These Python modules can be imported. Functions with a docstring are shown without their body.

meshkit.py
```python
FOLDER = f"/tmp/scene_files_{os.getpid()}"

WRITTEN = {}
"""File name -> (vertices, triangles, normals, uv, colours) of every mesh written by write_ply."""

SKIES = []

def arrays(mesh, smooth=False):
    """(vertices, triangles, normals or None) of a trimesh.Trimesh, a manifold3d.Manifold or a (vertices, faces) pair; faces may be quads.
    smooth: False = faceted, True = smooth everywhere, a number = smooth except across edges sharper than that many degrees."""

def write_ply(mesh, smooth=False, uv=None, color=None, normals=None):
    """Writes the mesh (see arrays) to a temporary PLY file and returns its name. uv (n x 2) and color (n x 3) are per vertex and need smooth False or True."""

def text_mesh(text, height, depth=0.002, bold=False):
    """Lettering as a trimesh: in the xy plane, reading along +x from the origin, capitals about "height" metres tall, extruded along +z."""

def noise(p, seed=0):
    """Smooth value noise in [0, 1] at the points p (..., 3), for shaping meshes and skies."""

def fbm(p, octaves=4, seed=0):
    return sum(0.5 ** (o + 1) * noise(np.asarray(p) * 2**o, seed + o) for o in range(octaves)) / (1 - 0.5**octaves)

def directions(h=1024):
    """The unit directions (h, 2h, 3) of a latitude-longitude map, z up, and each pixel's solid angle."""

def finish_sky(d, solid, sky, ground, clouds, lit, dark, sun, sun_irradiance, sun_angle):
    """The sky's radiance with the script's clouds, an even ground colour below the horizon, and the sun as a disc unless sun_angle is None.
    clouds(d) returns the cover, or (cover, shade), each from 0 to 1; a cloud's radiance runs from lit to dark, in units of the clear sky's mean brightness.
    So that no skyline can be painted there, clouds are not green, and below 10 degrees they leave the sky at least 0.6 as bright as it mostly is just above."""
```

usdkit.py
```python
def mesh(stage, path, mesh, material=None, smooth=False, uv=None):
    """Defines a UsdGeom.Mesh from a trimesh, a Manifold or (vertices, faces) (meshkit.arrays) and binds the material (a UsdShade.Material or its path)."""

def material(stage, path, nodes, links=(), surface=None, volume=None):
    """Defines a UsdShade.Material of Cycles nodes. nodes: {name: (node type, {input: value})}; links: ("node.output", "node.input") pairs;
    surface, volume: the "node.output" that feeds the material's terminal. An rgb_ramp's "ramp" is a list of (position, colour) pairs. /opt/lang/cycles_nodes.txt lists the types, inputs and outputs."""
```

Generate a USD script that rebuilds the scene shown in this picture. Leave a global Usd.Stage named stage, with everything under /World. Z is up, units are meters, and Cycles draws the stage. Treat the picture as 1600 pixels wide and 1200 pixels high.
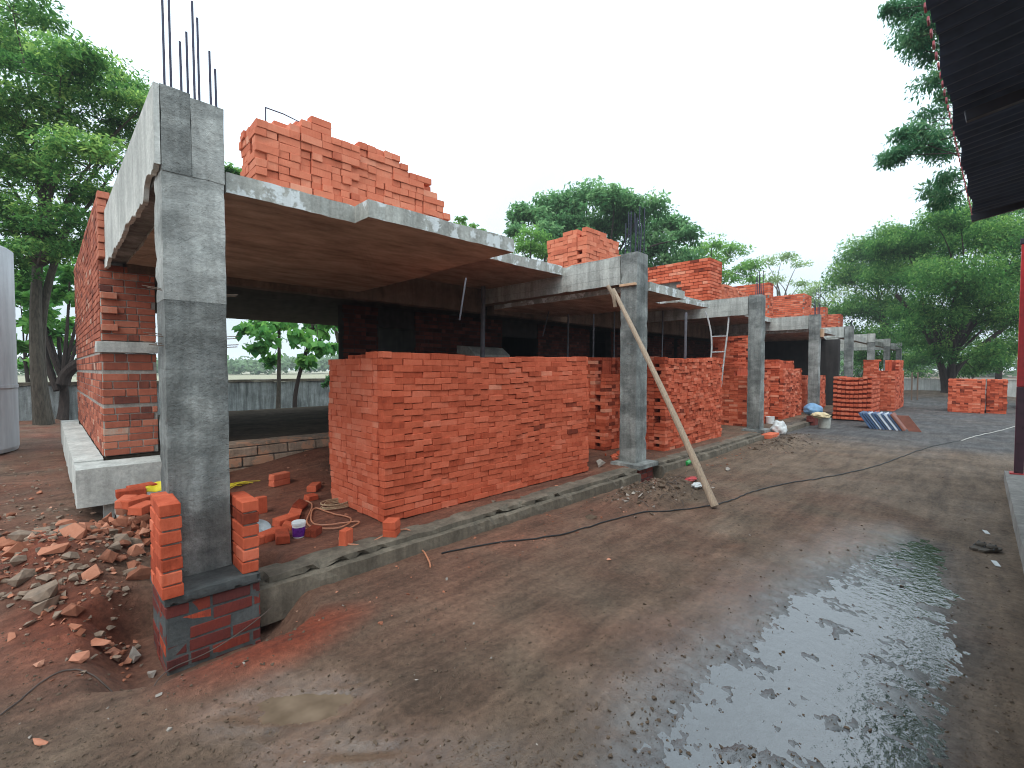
import math, random, numpy as np, usdkit, meshkit
from scipy.spatial import ConvexHull
from shapely.geometry import Polygon, Point, LineString
import shapely
from pxr import Usd, UsdGeom, UsdShade, UsdLux, Sdf, Gf, Vt

# ------------------------------------------------------------------ camera, sky, sun, exposure
stage = Usd.Stage.CreateInMemory()
UsdGeom.SetStageUpAxis(stage, 'Z'); UsdGeom.SetStageMetersPerUnit(stage, 1.0)
UsdGeom.Xform.Define(stage, '/World'); UsdGeom.Scope.Define(stage, '/World/Looks')
FPX, EYE, PITCH = 730.0, 1.65, math.atan(23 / 730.0)
cam = UsdGeom.Camera.Define(stage, '/World/camera')
cam.CreateHorizontalApertureAttr(36.0); cam.CreateVerticalApertureAttr(27.0)
cam.CreateFocalLengthAttr(36.0 * FPX / 1600); cam.CreateClippingRangeAttr(Gf.Vec2f(0.03, 5000))
cam.CreateFStopAttr(0.0)
EXPOSURE = 0.0
cam.CreateExposureAttr(EXPOSURE)
s2, cp, sp = math.sqrt(.5), math.cos(PITCH), math.sin(PITCH)
FW = np.array([s2 * cp, s2 * cp, -sp]); RT = np.array([s2, -s2, 0]); UP = np.array([s2 * sp, s2 * sp, cp])
CAM = np.array([0, 0, EYE])
cam.AddTransformOp().Set(Gf.Matrix4d(*RT, 0, *UP, 0, *(-FW), 0, *CAM, 1))

SUN_EL, SUN_AZ = math.radians(52), math.atan2(-.80, -.30)        # towards the sun: mostly -x, a little -y
sunv = np.array([math.sin(SUN_AZ) * math.cos(SUN_EL), math.cos(SUN_AZ) * math.cos(SUN_EL), math.sin(SUN_EL)])
CLOUD = 22.0
usdkit.material(stage, '/World/Looks/sky_air', {
    'tc': ('texture_coordinate', {}), 'xyz': ('separate_xyz', {}),
    'up': ('math', {'math_type': 'maximum', 'value2': 0.0}),
    'grad': ('math', {'math_type': 'multiply_add', 'value2': 2.5, 'value3': 1.25}),    # overcast: far brighter overhead than at the horizon
    'n': ('noise_texture', {'scale': 2.2, 'detail': 5.0, 'roughness': .55}),
    'nr': ('map_range', {'value': .5, 'from_min': .3, 'from_max': .7, 'to_min': .80, 'to_max': 1.16}),
    'g2': ('math', {'math_type': 'multiply'}),
    'cl': ('vector_math', {'math_type': 'scale', 'vector1': (CLOUD * .262, CLOUD * .305, CLOUD * .338)}),
    'sky': ('sky_texture', {'sky_type': 'single_scattering', 'sun_disc': False, 'sun_elevation': SUN_EL, 'sun_rotation': SUN_AZ}),
    'mx': ('mix', {'mix_type': 'mix', 'fac': 0.94}),
    'bg': ('background_shader', {'strength': 0.1})},
    [('tc.generated', 'xyz.vector'), ('xyz.z', 'up.value1'), ('up.value', 'grad.value1'), ('tc.generated', 'n.vector'),
     ('n.fac', 'nr.value'), ('grad.value', 'g2.value1'), ('nr.result', 'g2.value2'), ('g2.value', 'cl.scale'),
     ('sky.color', 'mx.color1'), ('cl.vector', 'mx.color2'), ('mx.color', 'bg.color')], surface='bg.background')
dome = UsdLux.DomeLight.Define(stage, '/World/sky')
dome.CreateIntensityAttr(1.0)
UsdShade.MaterialBindingAPI.Apply(dome.GetPrim()).Bind(UsdShade.Material.Get(stage, '/World/Looks/sky_air'))
dome.GetPrim().SetCustomDataByKey('kind', 'structure'); dome.GetPrim().SetCustomDataByKey('label', 'pale overcast sky, brighter overhead')
sun = UsdLux.DistantLight.Define(stage, '/World/sun')
sun.CreateIntensityAttr(0.4); sun.CreateAngleAttr(25.0); sun.CreateNormalizeAttr(True) if hasattr(sun, 'CreateNormalizeAttr') else None
sun.CreateColorAttr(Gf.Vec3f(1.0, .97, .92))
zax = Gf.Vec3d(*sunv); xax = Gf.Cross(Gf.Vec3d(0, 0, 1), zax).GetNormalized(); yax = Gf.Cross(zax, xax)
sun.AddTransformOp().Set(Gf.Matrix4d(*xax, 0, *yax, 0, *zax, 0, 0, 0, 20, 1))

# ------------------------------------------------------------------ measuring: a pixel of the 1600x1200 photograph to a place
def ray(px, py): return FW + RT * (px - 800) / FPX + UP * (600 - py) / FPX
def P(px, py, d): return CAM + d * ray(px, py)
def G(px, py, z=0.0):
    r = ray(px, py); return CAM + r * (z - EYE) / r[2]
def AX(px, py, x):
    r = ray(px, py); return CAM + r * x / r[0]
def AY(px, py, y):
    r = ray(px, py); return CAM + r * y / r[1]
def proj(p):
    q = np.asarray(p, float) - CAM; d = q @ FW
    return 800 + FPX * (q @ RT) / d, 600 - FPX * (q @ UP) / d, d

# ------------------------------------------------------------------ prims
used = {}
def numbered(parent, name):
    k = (parent, name); n = used.get(k, 0); used[k] = n + 1
    return f'{parent}/{name}' if n == 0 else f'{parent}/{name}_{n:03d}'
def custom(prim, **kw):
    for k, v in kw.items():
        if v: prim.SetCustomDataByKey(k, v)
MATS = {}
def define_mesh(path, V, F, mat, tone=None, smooth=False, prim=None):
    V = np.asarray(V, np.float32)
    Fs = F if isinstance(F, list) else [F]
    m = UsdGeom.Mesh.Define(stage, path)
    m.CreatePointsAttr(Vt.Vec3fArray.FromNumpy(V))
    cnt = np.concatenate([np.full(len(f), np.shape(f)[1], np.int32) for f in Fs]); idx = np.concatenate([np.asarray(f, np.int32).ravel() for f in Fs])
    m.CreateFaceVertexCountsAttr(Vt.IntArray.FromNumpy(cnt)); m.CreateFaceVertexIndicesAttr(Vt.IntArray.FromNumpy(idx))
    m.CreateSubdivisionSchemeAttr('none')
    if smooth is True:
        n = np.zeros((len(V), 3))
        for f in Fs:
            f = np.asarray(f); a = np.cross(V[f[:, 1]] - V[f[:, 0]], V[f[:, 2]] - V[f[:, 0]]) if f.shape[1] == 3 else np.cross(V[f[:, 2]] - V[f[:, 0]], V[f[:, 3]] - V[f[:, 1]])
            for k in range(f.shape[1]): np.add.at(n, f[:, k], a)
        l = np.linalg.norm(n, axis=1, keepdims=True); n = np.where(l > 0, n / np.maximum(l, 1e-20), [0, 0, 1])
        m.CreateNormalsAttr(Vt.Vec3fArray.FromNumpy(n.astype(np.float32))); m.SetNormalsInterpolation('vertex')
    api = UsdGeom.PrimvarsAPI(m)
    prims = dict(prim or {})
    if tone is not None: prims['tone'] = tone
    for k, v in prims.items():
        v = np.broadcast_to(np.asarray(v, np.float32), (len(V),)).copy()
        api.CreatePrimvar(k, Sdf.ValueTypeNames.FloatArray, 'vertex').Set(Vt.FloatArray.FromNumpy(v))
    UsdShade.MaterialBindingAPI.Apply(m.GetPrim()).Bind(MATS[mat])
    return m.GetPrim()
class Thing:
    """An Xform at the thing's base; its parts are meshes given in world coordinates."""
    def __init__(s, name, label, cat, base, group=None):
        s.base = np.asarray(base, float); s.path = numbered('/World', name)
        x = UsdGeom.Xform.Define(stage, s.path); x.AddTranslateOp().Set(Gf.Vec3d(*map(float, s.base))); s.prim = x.GetPrim()
        custom(s.prim, label=label, category=cat, group=group)
    def part(s, name, geo, mat, parent=None, tone=None, smooth=False, label=None, kind=None, prim=None):
        V, F = geo[0], geo[1]
        if tone is None and len(geo) > 2: tone = geo[2]
        p = define_mesh(numbered(parent or s.path, name), np.asarray(V) - s.base, F, mat, tone, smooth, prim)
        custom(p, label=label, kind=kind)
        return str(p.GetPath())
def solo(name, geo, mat, label=None, cat=None, group=None, kind=None, tone=None, smooth=False, base=None, prim=None):
    V, F = geo[0], geo[1]
    if tone is None and len(geo) > 2: tone = geo[2]
    V = np.asarray(V, float)
    if base is None: base = np.array([*(V.min(0) + V.max(0))[:2] / 2, V[:, 2].min()]) if kind != 'structure' else np.zeros(3)
    p = define_mesh(numbered('/World', name), V - base, F, mat, tone, smooth, prim)
    UsdGeom.Xformable(p).AddTranslateOp().Set(Gf.Vec3d(*map(float, base)))
    custom(p, label=label, category=cat, group=group, kind=kind)
    return p

# ------------------------------------------------------------------ geometry
def join(parts):
    """parts: (V, F[, tone]) with F triangles; one (V, F, tone)."""
    Vs, Fs, Ts, n = [], [], [], 0
    for g in parts:
        V, F = np.asarray(g[0], float), np.asarray(g[1])
        if F.shape[1] == 4: F = np.vstack([F[:, [0, 1, 2]], F[:, [0, 2, 3]]])
        Vs.append(V); Fs.append(F + n); n += len(V)
        t = g[2] if len(g) > 2 else .5
        Ts.append(np.broadcast_to(np.asarray(t, float), (len(V),)))
    return np.vstack(Vs), np.vstack(Fs), np.concatenate(Ts)
_s, _m = [], []
for sx in (-1, 1):
    for sy in (-1, 1):
        for sz in (-1, 1):
            for k in range(3):
                _s.append((sx, sy, sz)); mm = [1, 1, 1]; mm[k] = 0; _m.append(mm)
BS, BM = np.array(_s, float), np.array(_m, float)
_h = ConvexHull(BS * (1 - .2 * BM)); BF = _h.simplices.copy()
_pt = BS * (1 - .2 * BM)
for i, t in enumerate(BF):
    nrm = np.cross(_pt[t[1]] - _pt[t[0]], _pt[t[2]] - _pt[t[0]])
    if nrm @ _h.equations[i, :3] < 0: BF[i] = t[::-1]
def rotz(a): c, s = math.cos(a), math.sin(a); return np.array([[c, -s, 0], [s, c, 0], [0, 0, 1.]])
def rotx(a): c, s = math.cos(a), math.sin(a); return np.array([[1, 0, 0], [0, c, -s], [0, s, c.real]])
def roty(a): c, s = math.cos(a), math.sin(a); return np.array([[c, 0, s], [0, 1, 0], [-s, 0, c]])
def cbox(c, size, ch=.005, R=None, jit=0, rng=None, tone=.5):
    """A box with chamfered edges, 44 triangles."""
    h = np.asarray(size, float) / 2
    V = BS * h - BS * BM * min(ch, h.min() * .6)
    if jit: V = V + rng.normal(0, jit, V.shape)
    if R is not None: V = V @ R.T
    return V + np.asarray(c, float), BF, tone
def bx(x0, x1, y0, y1, z0, z1, ch=.004, tone=.5): return cbox(((x0 + x1) / 2, (y0 + y1) / 2, (z0 + z1) / 2), (x1 - x0, y1 - y0, z1 - z0), ch, tone=tone)
def rough(x0, x1, y0, y1, z0, z1, seg=.09, amp=.006, seed=0, freq=7.0, round_=.004):
    """A cast concrete block: a finely divided box, its skin and arrises uneven."""
    lo, hi = np.array([x0, y0, z0], float), np.array([x1, y1, z1], float)
    n = np.clip(np.ceil((hi - lo) / seg).astype(int), 1, 130)
    Vs, Fs, off = [], [], 0
    for ax in range(3):
        a, b = (ax + 1) % 3, (ax + 2) % 3
        A, B = np.meshgrid(np.linspace(0, 1, n[a] + 1), np.linspace(0, 1, n[b] + 1), indexing='ij')
        for side in (0, 1):
            U = np.zeros((A.size, 3)); U[:, a] = A.ravel(); U[:, b] = B.ravel(); U[:, ax] = side
            i, j = np.meshgrid(np.arange(n[a]), np.arange(n[b]), indexing='ij'); k = (i * (n[b] + 1) + j).ravel()
            q = np.stack([k, k + n[b] + 1, k + n[b] + 2, k + 1], 1)
            if side == 0: q = q[:, ::-1]
            Vs.append(U); Fs.append(q + off); off += len(U)
    U = np.vstack(Vs); V = lo + U * (hi - lo)
    on = ((U < 1e-6) | (U > 1 - 1e-6)); sg = np.where(U < .5, 1., -1.)
    cnt = on.sum(1, keepdims=True)
    V = V + np.where(on & (cnt > 1), sg * round_, 0)
    D = np.stack([meshkit.fbm(V * freq + s, 3, seed + i) - .5 for i, s in enumerate((0, 17.3, 41.7))], 1)
    chip = np.clip(meshkit.noise(V * freq * 2.3 + 9, seed + 7) - .66, 0, 1) * np.where(cnt[:, 0] > 1, 1, 0) * amp * 9
    V = V + D * amp * 2 + np.where(on, sg, 0) * chip[:, None]
    return V, np.vstack(Fs)
def tube(pts, r, n=8, cap=True):
    pts = np.asarray(pts, float); r = np.broadcast_to(np.asarray(r, float), (len(pts),))
    T = np.gradient(pts, axis=0); T /= np.linalg.norm(T, axis=1, keepdims=True) + 1e-12
    u = np.cross(T[0], [0, 0, 1.]); u = u if np.linalg.norm(u) > .05 else np.cross(T[0], [1., 0, 0]); u /= np.linalg.norm(u)
    ang = np.arange(n) / n * 2 * math.pi; V = []
    for p, t, rr in zip(pts, T, r):
        u = u - t * (u @ t); u /= np.linalg.norm(u) + 1e-12; w = np.cross(t, u)
        V.append(p + rr * (np.cos(ang)[:, None] * u + np.sin(ang)[:, None] * w))
    V = np.vstack(V); m = len(pts)
    i, j = np.meshgrid(np.arange(m - 1), np.arange(n), indexing='ij'); a = (i * n + j).ravel(); b = (i * n + (j + 1) % n).ravel()
    F = np.vstack([np.stack([a, b, b + n], 1), np.stack([a, b + n, a + n], 1)])
    if cap:
        V = np.vstack([V, pts[0], pts[-1]]); k = np.arange(n)
        F = np.vstack([F, np.stack([(k + 1) % n, k, np.full(n, m * n)], 1), np.stack([(m - 1) * n + k, (m - 1) * n + (k + 1) % n, np.full(n, m * n + 1)], 1)])
    return V, F
def spline(ctrl, n=24):
    from scipy.interpolate import CubicSpline
    c = np.asarray(ctrl, float); t = np.r_[0, np.cumsum(np.linalg.norm(np.diff(c, axis=0), axis=1))]
    if len(c) < 3: return c[0] + (c[-1] - c[0]) * np.linspace(0, 1, n)[:, None]
    return CubicSpline(t, c)(np.linspace(0, t[-1], n))
def lathe(prof, c, n=28, R=None):
    prof = np.asarray(prof, float); a = np.arange(n) / n * 2 * math.pi
    V = np.stack([prof[:, None, 0] * np.cos(a), prof[:, None, 0] * np.sin(a), np.broadcast_to(prof[:, None, 1], (len(prof), n))], -1).reshape(-1, 3)
    m = len(prof); i, j = np.meshgrid(np.arange(m - 1), np.arange(n), indexing='ij'); p = (i * n + j).ravel(); q = (i * n + (j + 1) % n).ravel()
    F = np.stack([p, q, q + n, p + n], 1)
    if R is not None: V = V @ R.T
    return V + np.asarray(c, float), F
def prism(poly, h0, h1, axis='z'):
    import trimesh
    m = trimesh.creation.extrude_polygon(Polygon(poly), h1 - h0, engine='earcut'); V = np.array(m.vertices); V[:, 2] += h0
    if axis == 'x': V = V[:, [2, 0, 1]]
    if axis == 'y': V = V[:, [0, 2, 1]]; return V, np.array(m.faces)[:, ::-1]
    return V, np.array(m.faces)
def chunk(c, size, rng, n=11, tone=.5):
    p = rng.normal(0, 1, (n, 3)); p /= np.linalg.norm(p, axis=1, keepdims=True); p *= rng.uniform(.7, 1.1, (n, 1))
    h = ConvexHull(p); F = h.simplices.copy()
    for i, t in enumerate(F):
        if np.cross(p[t[1]] - p[t[0]], p[t[2]] - p[t[0]]) @ h.equations[i, :3] < 0: F[i] = t[::-1]
    keep, F = np.unique(F, return_inverse=True); F = F.reshape(-1, 3); p = p[keep]
    V = (p * np.asarray(size)) @ rotz(rng.uniform(0, 6.28)).T
    return V + np.asarray(c, float), F, tone

# ------------------------------------------------------------------ materials
def mat(name, nodes, links, surface='p.BSDF'):
    MATS[name] = usdkit.material(stage, '/World/Looks/' + name, nodes, links, surface=surface)
def ramp2(a, b, lo=.3, hi=.7): return ('rgb_ramp', {'ramp': [(0, a), (lo, a), (hi, b), (1, b)]})
def brickmat(name, stops, rough_=.88, grain=1.0, spec=.12):
    mat(name, {'g': ('geometry', {}), 't': ('attribute', {'attribute': 'tone'}),
        'n1': ('noise_texture', {'scale': 9.0, 'detail': 6.0, 'roughness': .65}), 'n2': ('noise_texture', {'scale': 70.0, 'detail': 4.0, 'roughness': .7}),
        'mp': ('mapping', {'scale': (60., 60., 9.)}), 'n3': ('noise_texture', {'scale': 1.0, 'detail': 3.0, 'roughness': .6}),
        'm1': ('math', {'math_type': 'multiply_add', 'value2': .55, 'value3': -.275}), 'a1': ('math', {'math_type': 'add'}),
        'm3': ('math', {'math_type': 'multiply_add', 'value2': .26, 'value3': -.13}), 'a2': ('math', {'math_type': 'add'}),
        'r': ('rgb_ramp', {'ramp': stops}),
        'h1': ('math', {'math_type': 'multiply_add', 'value2': .5}),
        'b': ('bump', {'strength': .55 * grain, 'distance': .006}),
        'p': ('principled_bsdf', {'roughness': rough_, 'specular_ior_level': spec})},
        [('g.position', 'n1.vector'), ('g.position', 'n2.vector'), ('g.position', 'mp.vector'), ('mp.vector', 'n3.vector'),
         ('n1.fac', 'm1.value1'), ('t.fac', 'a1.value1'), ('m1.value', 'a1.value2'), ('n3.fac', 'm3.value1'), ('a1.value', 'a2.value1'), ('m3.value', 'a2.value2'),
         ('a2.value', 'r.fac'), ('r.color', 'p.base_color'), ('n2.fac', 'h1.value1'), ('n3.fac', 'h1.value3'), ('h1.value', 'b.height'), ('b.normal', 'p.normal')])
brickmat('brick', [(0, (.15, .030, .016)), (.22, (.35, .062, .028)), (.5, (.50, .108, .053)), (.75, (.58, .162, .092)), (1, (.60, .24, .15))])
brickmat('brick_shade_tone', [(0, (.03, .012, .011)), (.5, (.085, .024, .019)), (1, (.16, .05, .035))])  # inner wall brick: the shade of the rooms is painted into its colour
brickmat('brick_dusty', [(0, (.16, .065, .04)), (.35, (.33, .13, .075)), (.7, (.45, .20, .125)), (1, (.50, .31, .22))])
brickmat('brick_dry', [(0, (.36, .088, .05)), (.3, (.52, .145, .080)), (.6, (.59, .188, .108)), (1, (.64, .28, .18))], .85, .7)
brickmat('brick_old', [(0, (.12, .045, .035)), (.3, (.24, .075, .048)), (.6, (.37, .115, .07)), (.85, (.46, .17, .105)), (1, (.42, .29, .22))])
brickmat('brick_wet', [(0, (.05, .022, .022)), (.4, (.11, .030, .026)), (.7, (.17, .036, .026)), (.93, (.24, .05, .03)), (1, (.42, .07, .03))], .6)
def concrete(name, a, b, soffit=None, streak=.5, rough_=.8, bump=.5, patch=None, bands=0, boards=None, spec=.3):
    nd = {'g': ('geometry', {}), 'n1': ('noise_texture', {'scale': 2.3, 'detail': 8.0, 'roughness': .68}), 'n2': ('noise_texture', {'scale': 38.0, 'detail': 6.0, 'roughness': .7}),
        'mp': ('mapping', {'scale': (9., 9., .9)}), 'n3': ('noise_texture', {'scale': 1.0, 'detail': 5.0, 'roughness': .65}),
        'v': ('voronoi_texture', {'scale': 46.0}), 'vr': ('map_range', {'from_min': .0, 'from_max': .22, 'to_min': 0., 'to_max': 1., 'clamp': True}),
        'r1': ramp2(a, b, .33, .67),
        's': ('map_range', {'from_min': .35, 'from_max': .68, 'to_min': 1 - streak, 'to_max': 1.12, 'clamp': True}),
        'f': ('map_range', {'from_min': .3, 'from_max': .7, 'to_min': .78, 'to_max': 1.18, 'clamp': True}),
        'mm': ('math', {'math_type': 'multiply'}), 'sc': ('vector_math', {'math_type': 'scale'}),
        'h1': ('math', {'math_type': 'multiply_add', 'value2': .35}), 'h2': ('math', {'math_type': 'multiply_add', 'value2': .25}),
        'b': ('bump', {'strength': bump, 'distance': .012}),
        'p': ('principled_bsdf', {'roughness': rough_, 'specular_ior_level': spec})}
    lk = [('g.position', 'n1.vector'), ('g.position', 'n2.vector'), ('g.position', 'mp.vector'), ('mp.vector', 'n3.vector'), ('g.position', 'v.vector'),
        ('n1.fac', 'r1.fac'), ('n3.fac', 's.value'), ('n2.fac', 'f.value'), ('s.result', 'mm.value1'), ('f.result', 'mm.value2'),
        ('r1.color', 'sc.vector1'), ('mm.value', 'sc.scale'), ('v.distance', 'vr.value'), ('vr.result', 'h1.value1'), ('n2.fac', 'h1.value3'),
        ('n3.fac', 'h2.value1'), ('h1.value', 'h2.value3'), ('h2.value', 'b.height'), ('b.normal', 'p.normal')]
    out = 'sc.vector'
    if boards:  # joints of the shuttering boards, across z or round the shaft
        nd.update({'bx': ('separate_xyz', {}), 'ba': ('math', {'math_type': 'add'}), 'bn': ('math', {'math_type': 'multiply_add', 'value2': .02}), 'bm': ('math', {'math_type': 'multiply', 'value2': 1 / boards[1]}), 'bf': ('math', {'math_type': 'fraction'}), 'bl': ('math', {'math_type': 'less_than', 'value2': .045}),
                   'bd': ('math', {'math_type': 'multiply_add', 'value2': -.30, 'value3': 1.0}), 'bc': ('vector_math', {'math_type': 'scale'}), 'bh': ('math', {'math_type': 'multiply_add', 'value2': .45})})
        lk += [('g.position', 'bx.vector')] + ([('bx.z', 'ba.value1')] if boards[0] == 'z' else [('bx.x', 'ba.value1'), ('bx.y', 'ba.value2')]) + [('n2.fac', 'bn.value1'), ('ba.value', 'bn.value3'), ('bn.value', 'bm.value1'), ('bm.value', 'bf.value1'), ('bf.value', 'bl.value1'), ('bl.value', 'bd.value1'), (out, 'bc.vector1'), ('bd.value', 'bc.scale')]; out = 'bc.vector'
        if boards[0] == 'z': nd['ba'][1]['value2'] = 0.0
        lk.remove(('h2.value', 'b.height')); lk += [('bl.value', 'bh.value1'), ('h2.value', 'bh.value3'), ('bh.value', 'b.height')]
    if bands:   # each lift of the pour set a little lighter or darker, with a rough edge
        nd.update({'mb': ('mapping', {'scale': (1.6, 1.6, 3.4)}), 'nb': ('noise_texture', {'scale': 1.0, 'detail': 9.0, 'roughness': .62}), 'br': ('map_range', {'from_min': .44, 'from_max': .56, 'to_min': 1 - bands, 'to_max': 1.10, 'clamp': True}), 'bs': ('vector_math', {'math_type': 'scale'})})
        lk += [('g.position', 'mb.vector'), ('mb.vector', 'nb.vector'), ('nb.fac', 'br.value'), (out, 'bs.vector1'), ('br.result', 'bs.scale')]; out = 'bs.vector'
    if patch:   # pale splashes of cement paste
        nd.update({'n5': ('noise_texture', {'scale': 5.5, 'detail': 7.0, 'roughness': .62}), 'pr': ('map_range', {'from_min': .53, 'from_max': .57, 'clamp': True}), 'pm': ('mix', {'mix_type': 'mix', 'color2': patch})})
        lk += [('g.position', 'n5.vector'), ('n5.fac', 'pr.value'), ('pr.result', 'pm.fac'), (out, 'pm.color1')]; out = 'pm.color'
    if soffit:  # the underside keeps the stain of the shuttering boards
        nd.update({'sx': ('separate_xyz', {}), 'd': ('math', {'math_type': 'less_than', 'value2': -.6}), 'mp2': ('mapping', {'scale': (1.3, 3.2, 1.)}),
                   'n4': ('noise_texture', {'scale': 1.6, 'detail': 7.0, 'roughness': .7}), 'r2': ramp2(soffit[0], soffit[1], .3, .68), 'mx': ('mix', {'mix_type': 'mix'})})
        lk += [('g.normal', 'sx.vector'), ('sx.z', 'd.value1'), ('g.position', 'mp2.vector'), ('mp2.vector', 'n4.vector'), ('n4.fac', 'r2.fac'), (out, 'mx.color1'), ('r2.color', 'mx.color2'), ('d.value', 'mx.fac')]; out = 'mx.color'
    lk.append((out, 'p.base_color'))
    mat(name, nd, lk)
concrete('concrete_column', (0.127, 0.137, 0.131), (0.341, 0.352, 0.328), streak=.38, bump=1.2, bands=.32)
concrete('concrete_lift', (0.110, 0.118, 0.113), (0.286, 0.294, 0.274), streak=.4, bump=1.4, bands=.3)
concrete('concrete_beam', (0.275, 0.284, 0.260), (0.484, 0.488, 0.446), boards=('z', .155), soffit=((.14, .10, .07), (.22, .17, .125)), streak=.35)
concrete('concrete_beam_plain', (0.209, 0.221, 0.208), (0.451, 0.457, 0.426), streak=.25, bump=.9, bands=.22)
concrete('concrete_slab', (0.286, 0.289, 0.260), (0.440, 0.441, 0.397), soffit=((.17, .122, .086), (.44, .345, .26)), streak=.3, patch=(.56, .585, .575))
concrete('concrete_plinth', (0.363, 0.367, 0.338), (0.572, 0.572, 0.524), streak=.2)
concrete('concrete_kerb', (.095, .078, .058), (.20, .168, .125), streak=.4)
concrete('concrete_shed', (.15, .14, .125), (.24, .225, .205), streak=.25)
concrete('mortar', (.17, .155, .14), (.27, .245, .22), streak=.3)
concrete('mortar_pale', (.26, .235, .20), (.40, .37, .33), streak=.25)
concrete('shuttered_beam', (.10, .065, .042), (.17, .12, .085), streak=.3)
concrete('mortar_shade_tone', (.026, .023, .022), (.045, .04, .038), streak=.3)  # mortar of the inner walls, darkened in colour to stand for shade
concrete('mortar_wet', (.045, .05, .05), (.10, .105, .10), streak=.3)
concrete('old_wall', (.22, .24, .235), (.42, .45, .44), streak=.6)
concrete('slab_shade_tone', (.035, .028, .024), (.06, .05, .042), streak=.3)  # slab over the rooms, its underside shade put into the base colour
concrete('white_wall', (.48, .48, .45), (.66, .66, .63), streak=.25)
concrete('floor_screed', (.075, .058, .043), (.13, .10, .075), streak=.2, rough_=1.0, spec=.03)
concrete('block_masonry', (.26, .18, .125), (.44, .32, .235), streak=.3, patch=(.46, .25, .155))
def plain(name, col, rough_=.6, metal=0.0, var=.25, scale=12.0, bump=.15, spec=.5, coat=0.0, stretch=(1., 1., 1.), dist=.004):
    c = np.array(col)
    mat(name, {'g': ('geometry', {}), 'mp': ('mapping', {'scale': stretch}), 'n': ('noise_texture', {'scale': scale, 'detail': 6.0, 'roughness': .65}),
        'r': ramp2(tuple(c * (1 - var)), tuple(np.minimum(c * (1 + var), .9)), .32, .68), 'rr': ('map_range', {'from_min': .3, 'from_max': .7, 'to_min': max(rough_ - .12, .03), 'to_max': min(rough_ + .12, 1.)}),
        'b': ('bump', {'strength': bump, 'distance': dist}), 'p': ('principled_bsdf', {'metallic': metal, 'specular_ior_level': spec, 'coat_weight': coat})},
        [('g.position', 'mp.vector'), ('mp.vector', 'n.vector'), ('n.fac', 'r.fac'), ('r.color', 'p.base_color'), ('n.fac', 'rr.value'), ('rr.result', 'p.roughness'), ('n.fac', 'b.height'), ('b.normal', 'p.normal')])
plain('rebar_steel', (.045, .045, .07), .5, .6, .3, 60)
plain('tie_wire', (.16, .11, .08), .6, .5, .3, 60)
plain('grey_wood', (.30, .23, .165), .8, 0, .3, 6, .5, .3, stretch=(12., 12., 2.))
plain('dark_wood', (.08, .06, .05), .8, 0, .3, 6, .5, .3)
plain('prop_steel', (.10, .10, .115), .55, .3, .3, 10)
plain('ladder_steel', (.42, .42, .41), .5, .3, .25, 10)
plain('tank_paint', (.32, .34, .355), .5, 0, .22, 1.6, .08, .4, stretch=(3., 3., .5))
plain('red_paint', (.40, .018, .02), .42, 0, .25, 9, .15)
plain('maroon_paint', (.045, .012, .022), .4, 0, .3, 9, .15)
plain('roof_sheet', (.040, .058, .098), .55, 0, .3, 3, .1, .4)
plain('roof_edge', (.30, .07, .075), .6, 0, .3, 20, .1, .4)
plain('purlin_paint', (.014, .014, .022), .55, 0, .2, 6)
plain('rubber_black', (.012, .012, .012), .55, 0, .3, 30)
plain('pale_cord', (.42, .40, .36), .8, 0, .2, 30)
plain('orange_hose', (.42, .17, .09), .5, 0, .2, 30)
plain('tan_rope', (.36, .24, .14), .85, 0, .25, 60, .4)
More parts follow.
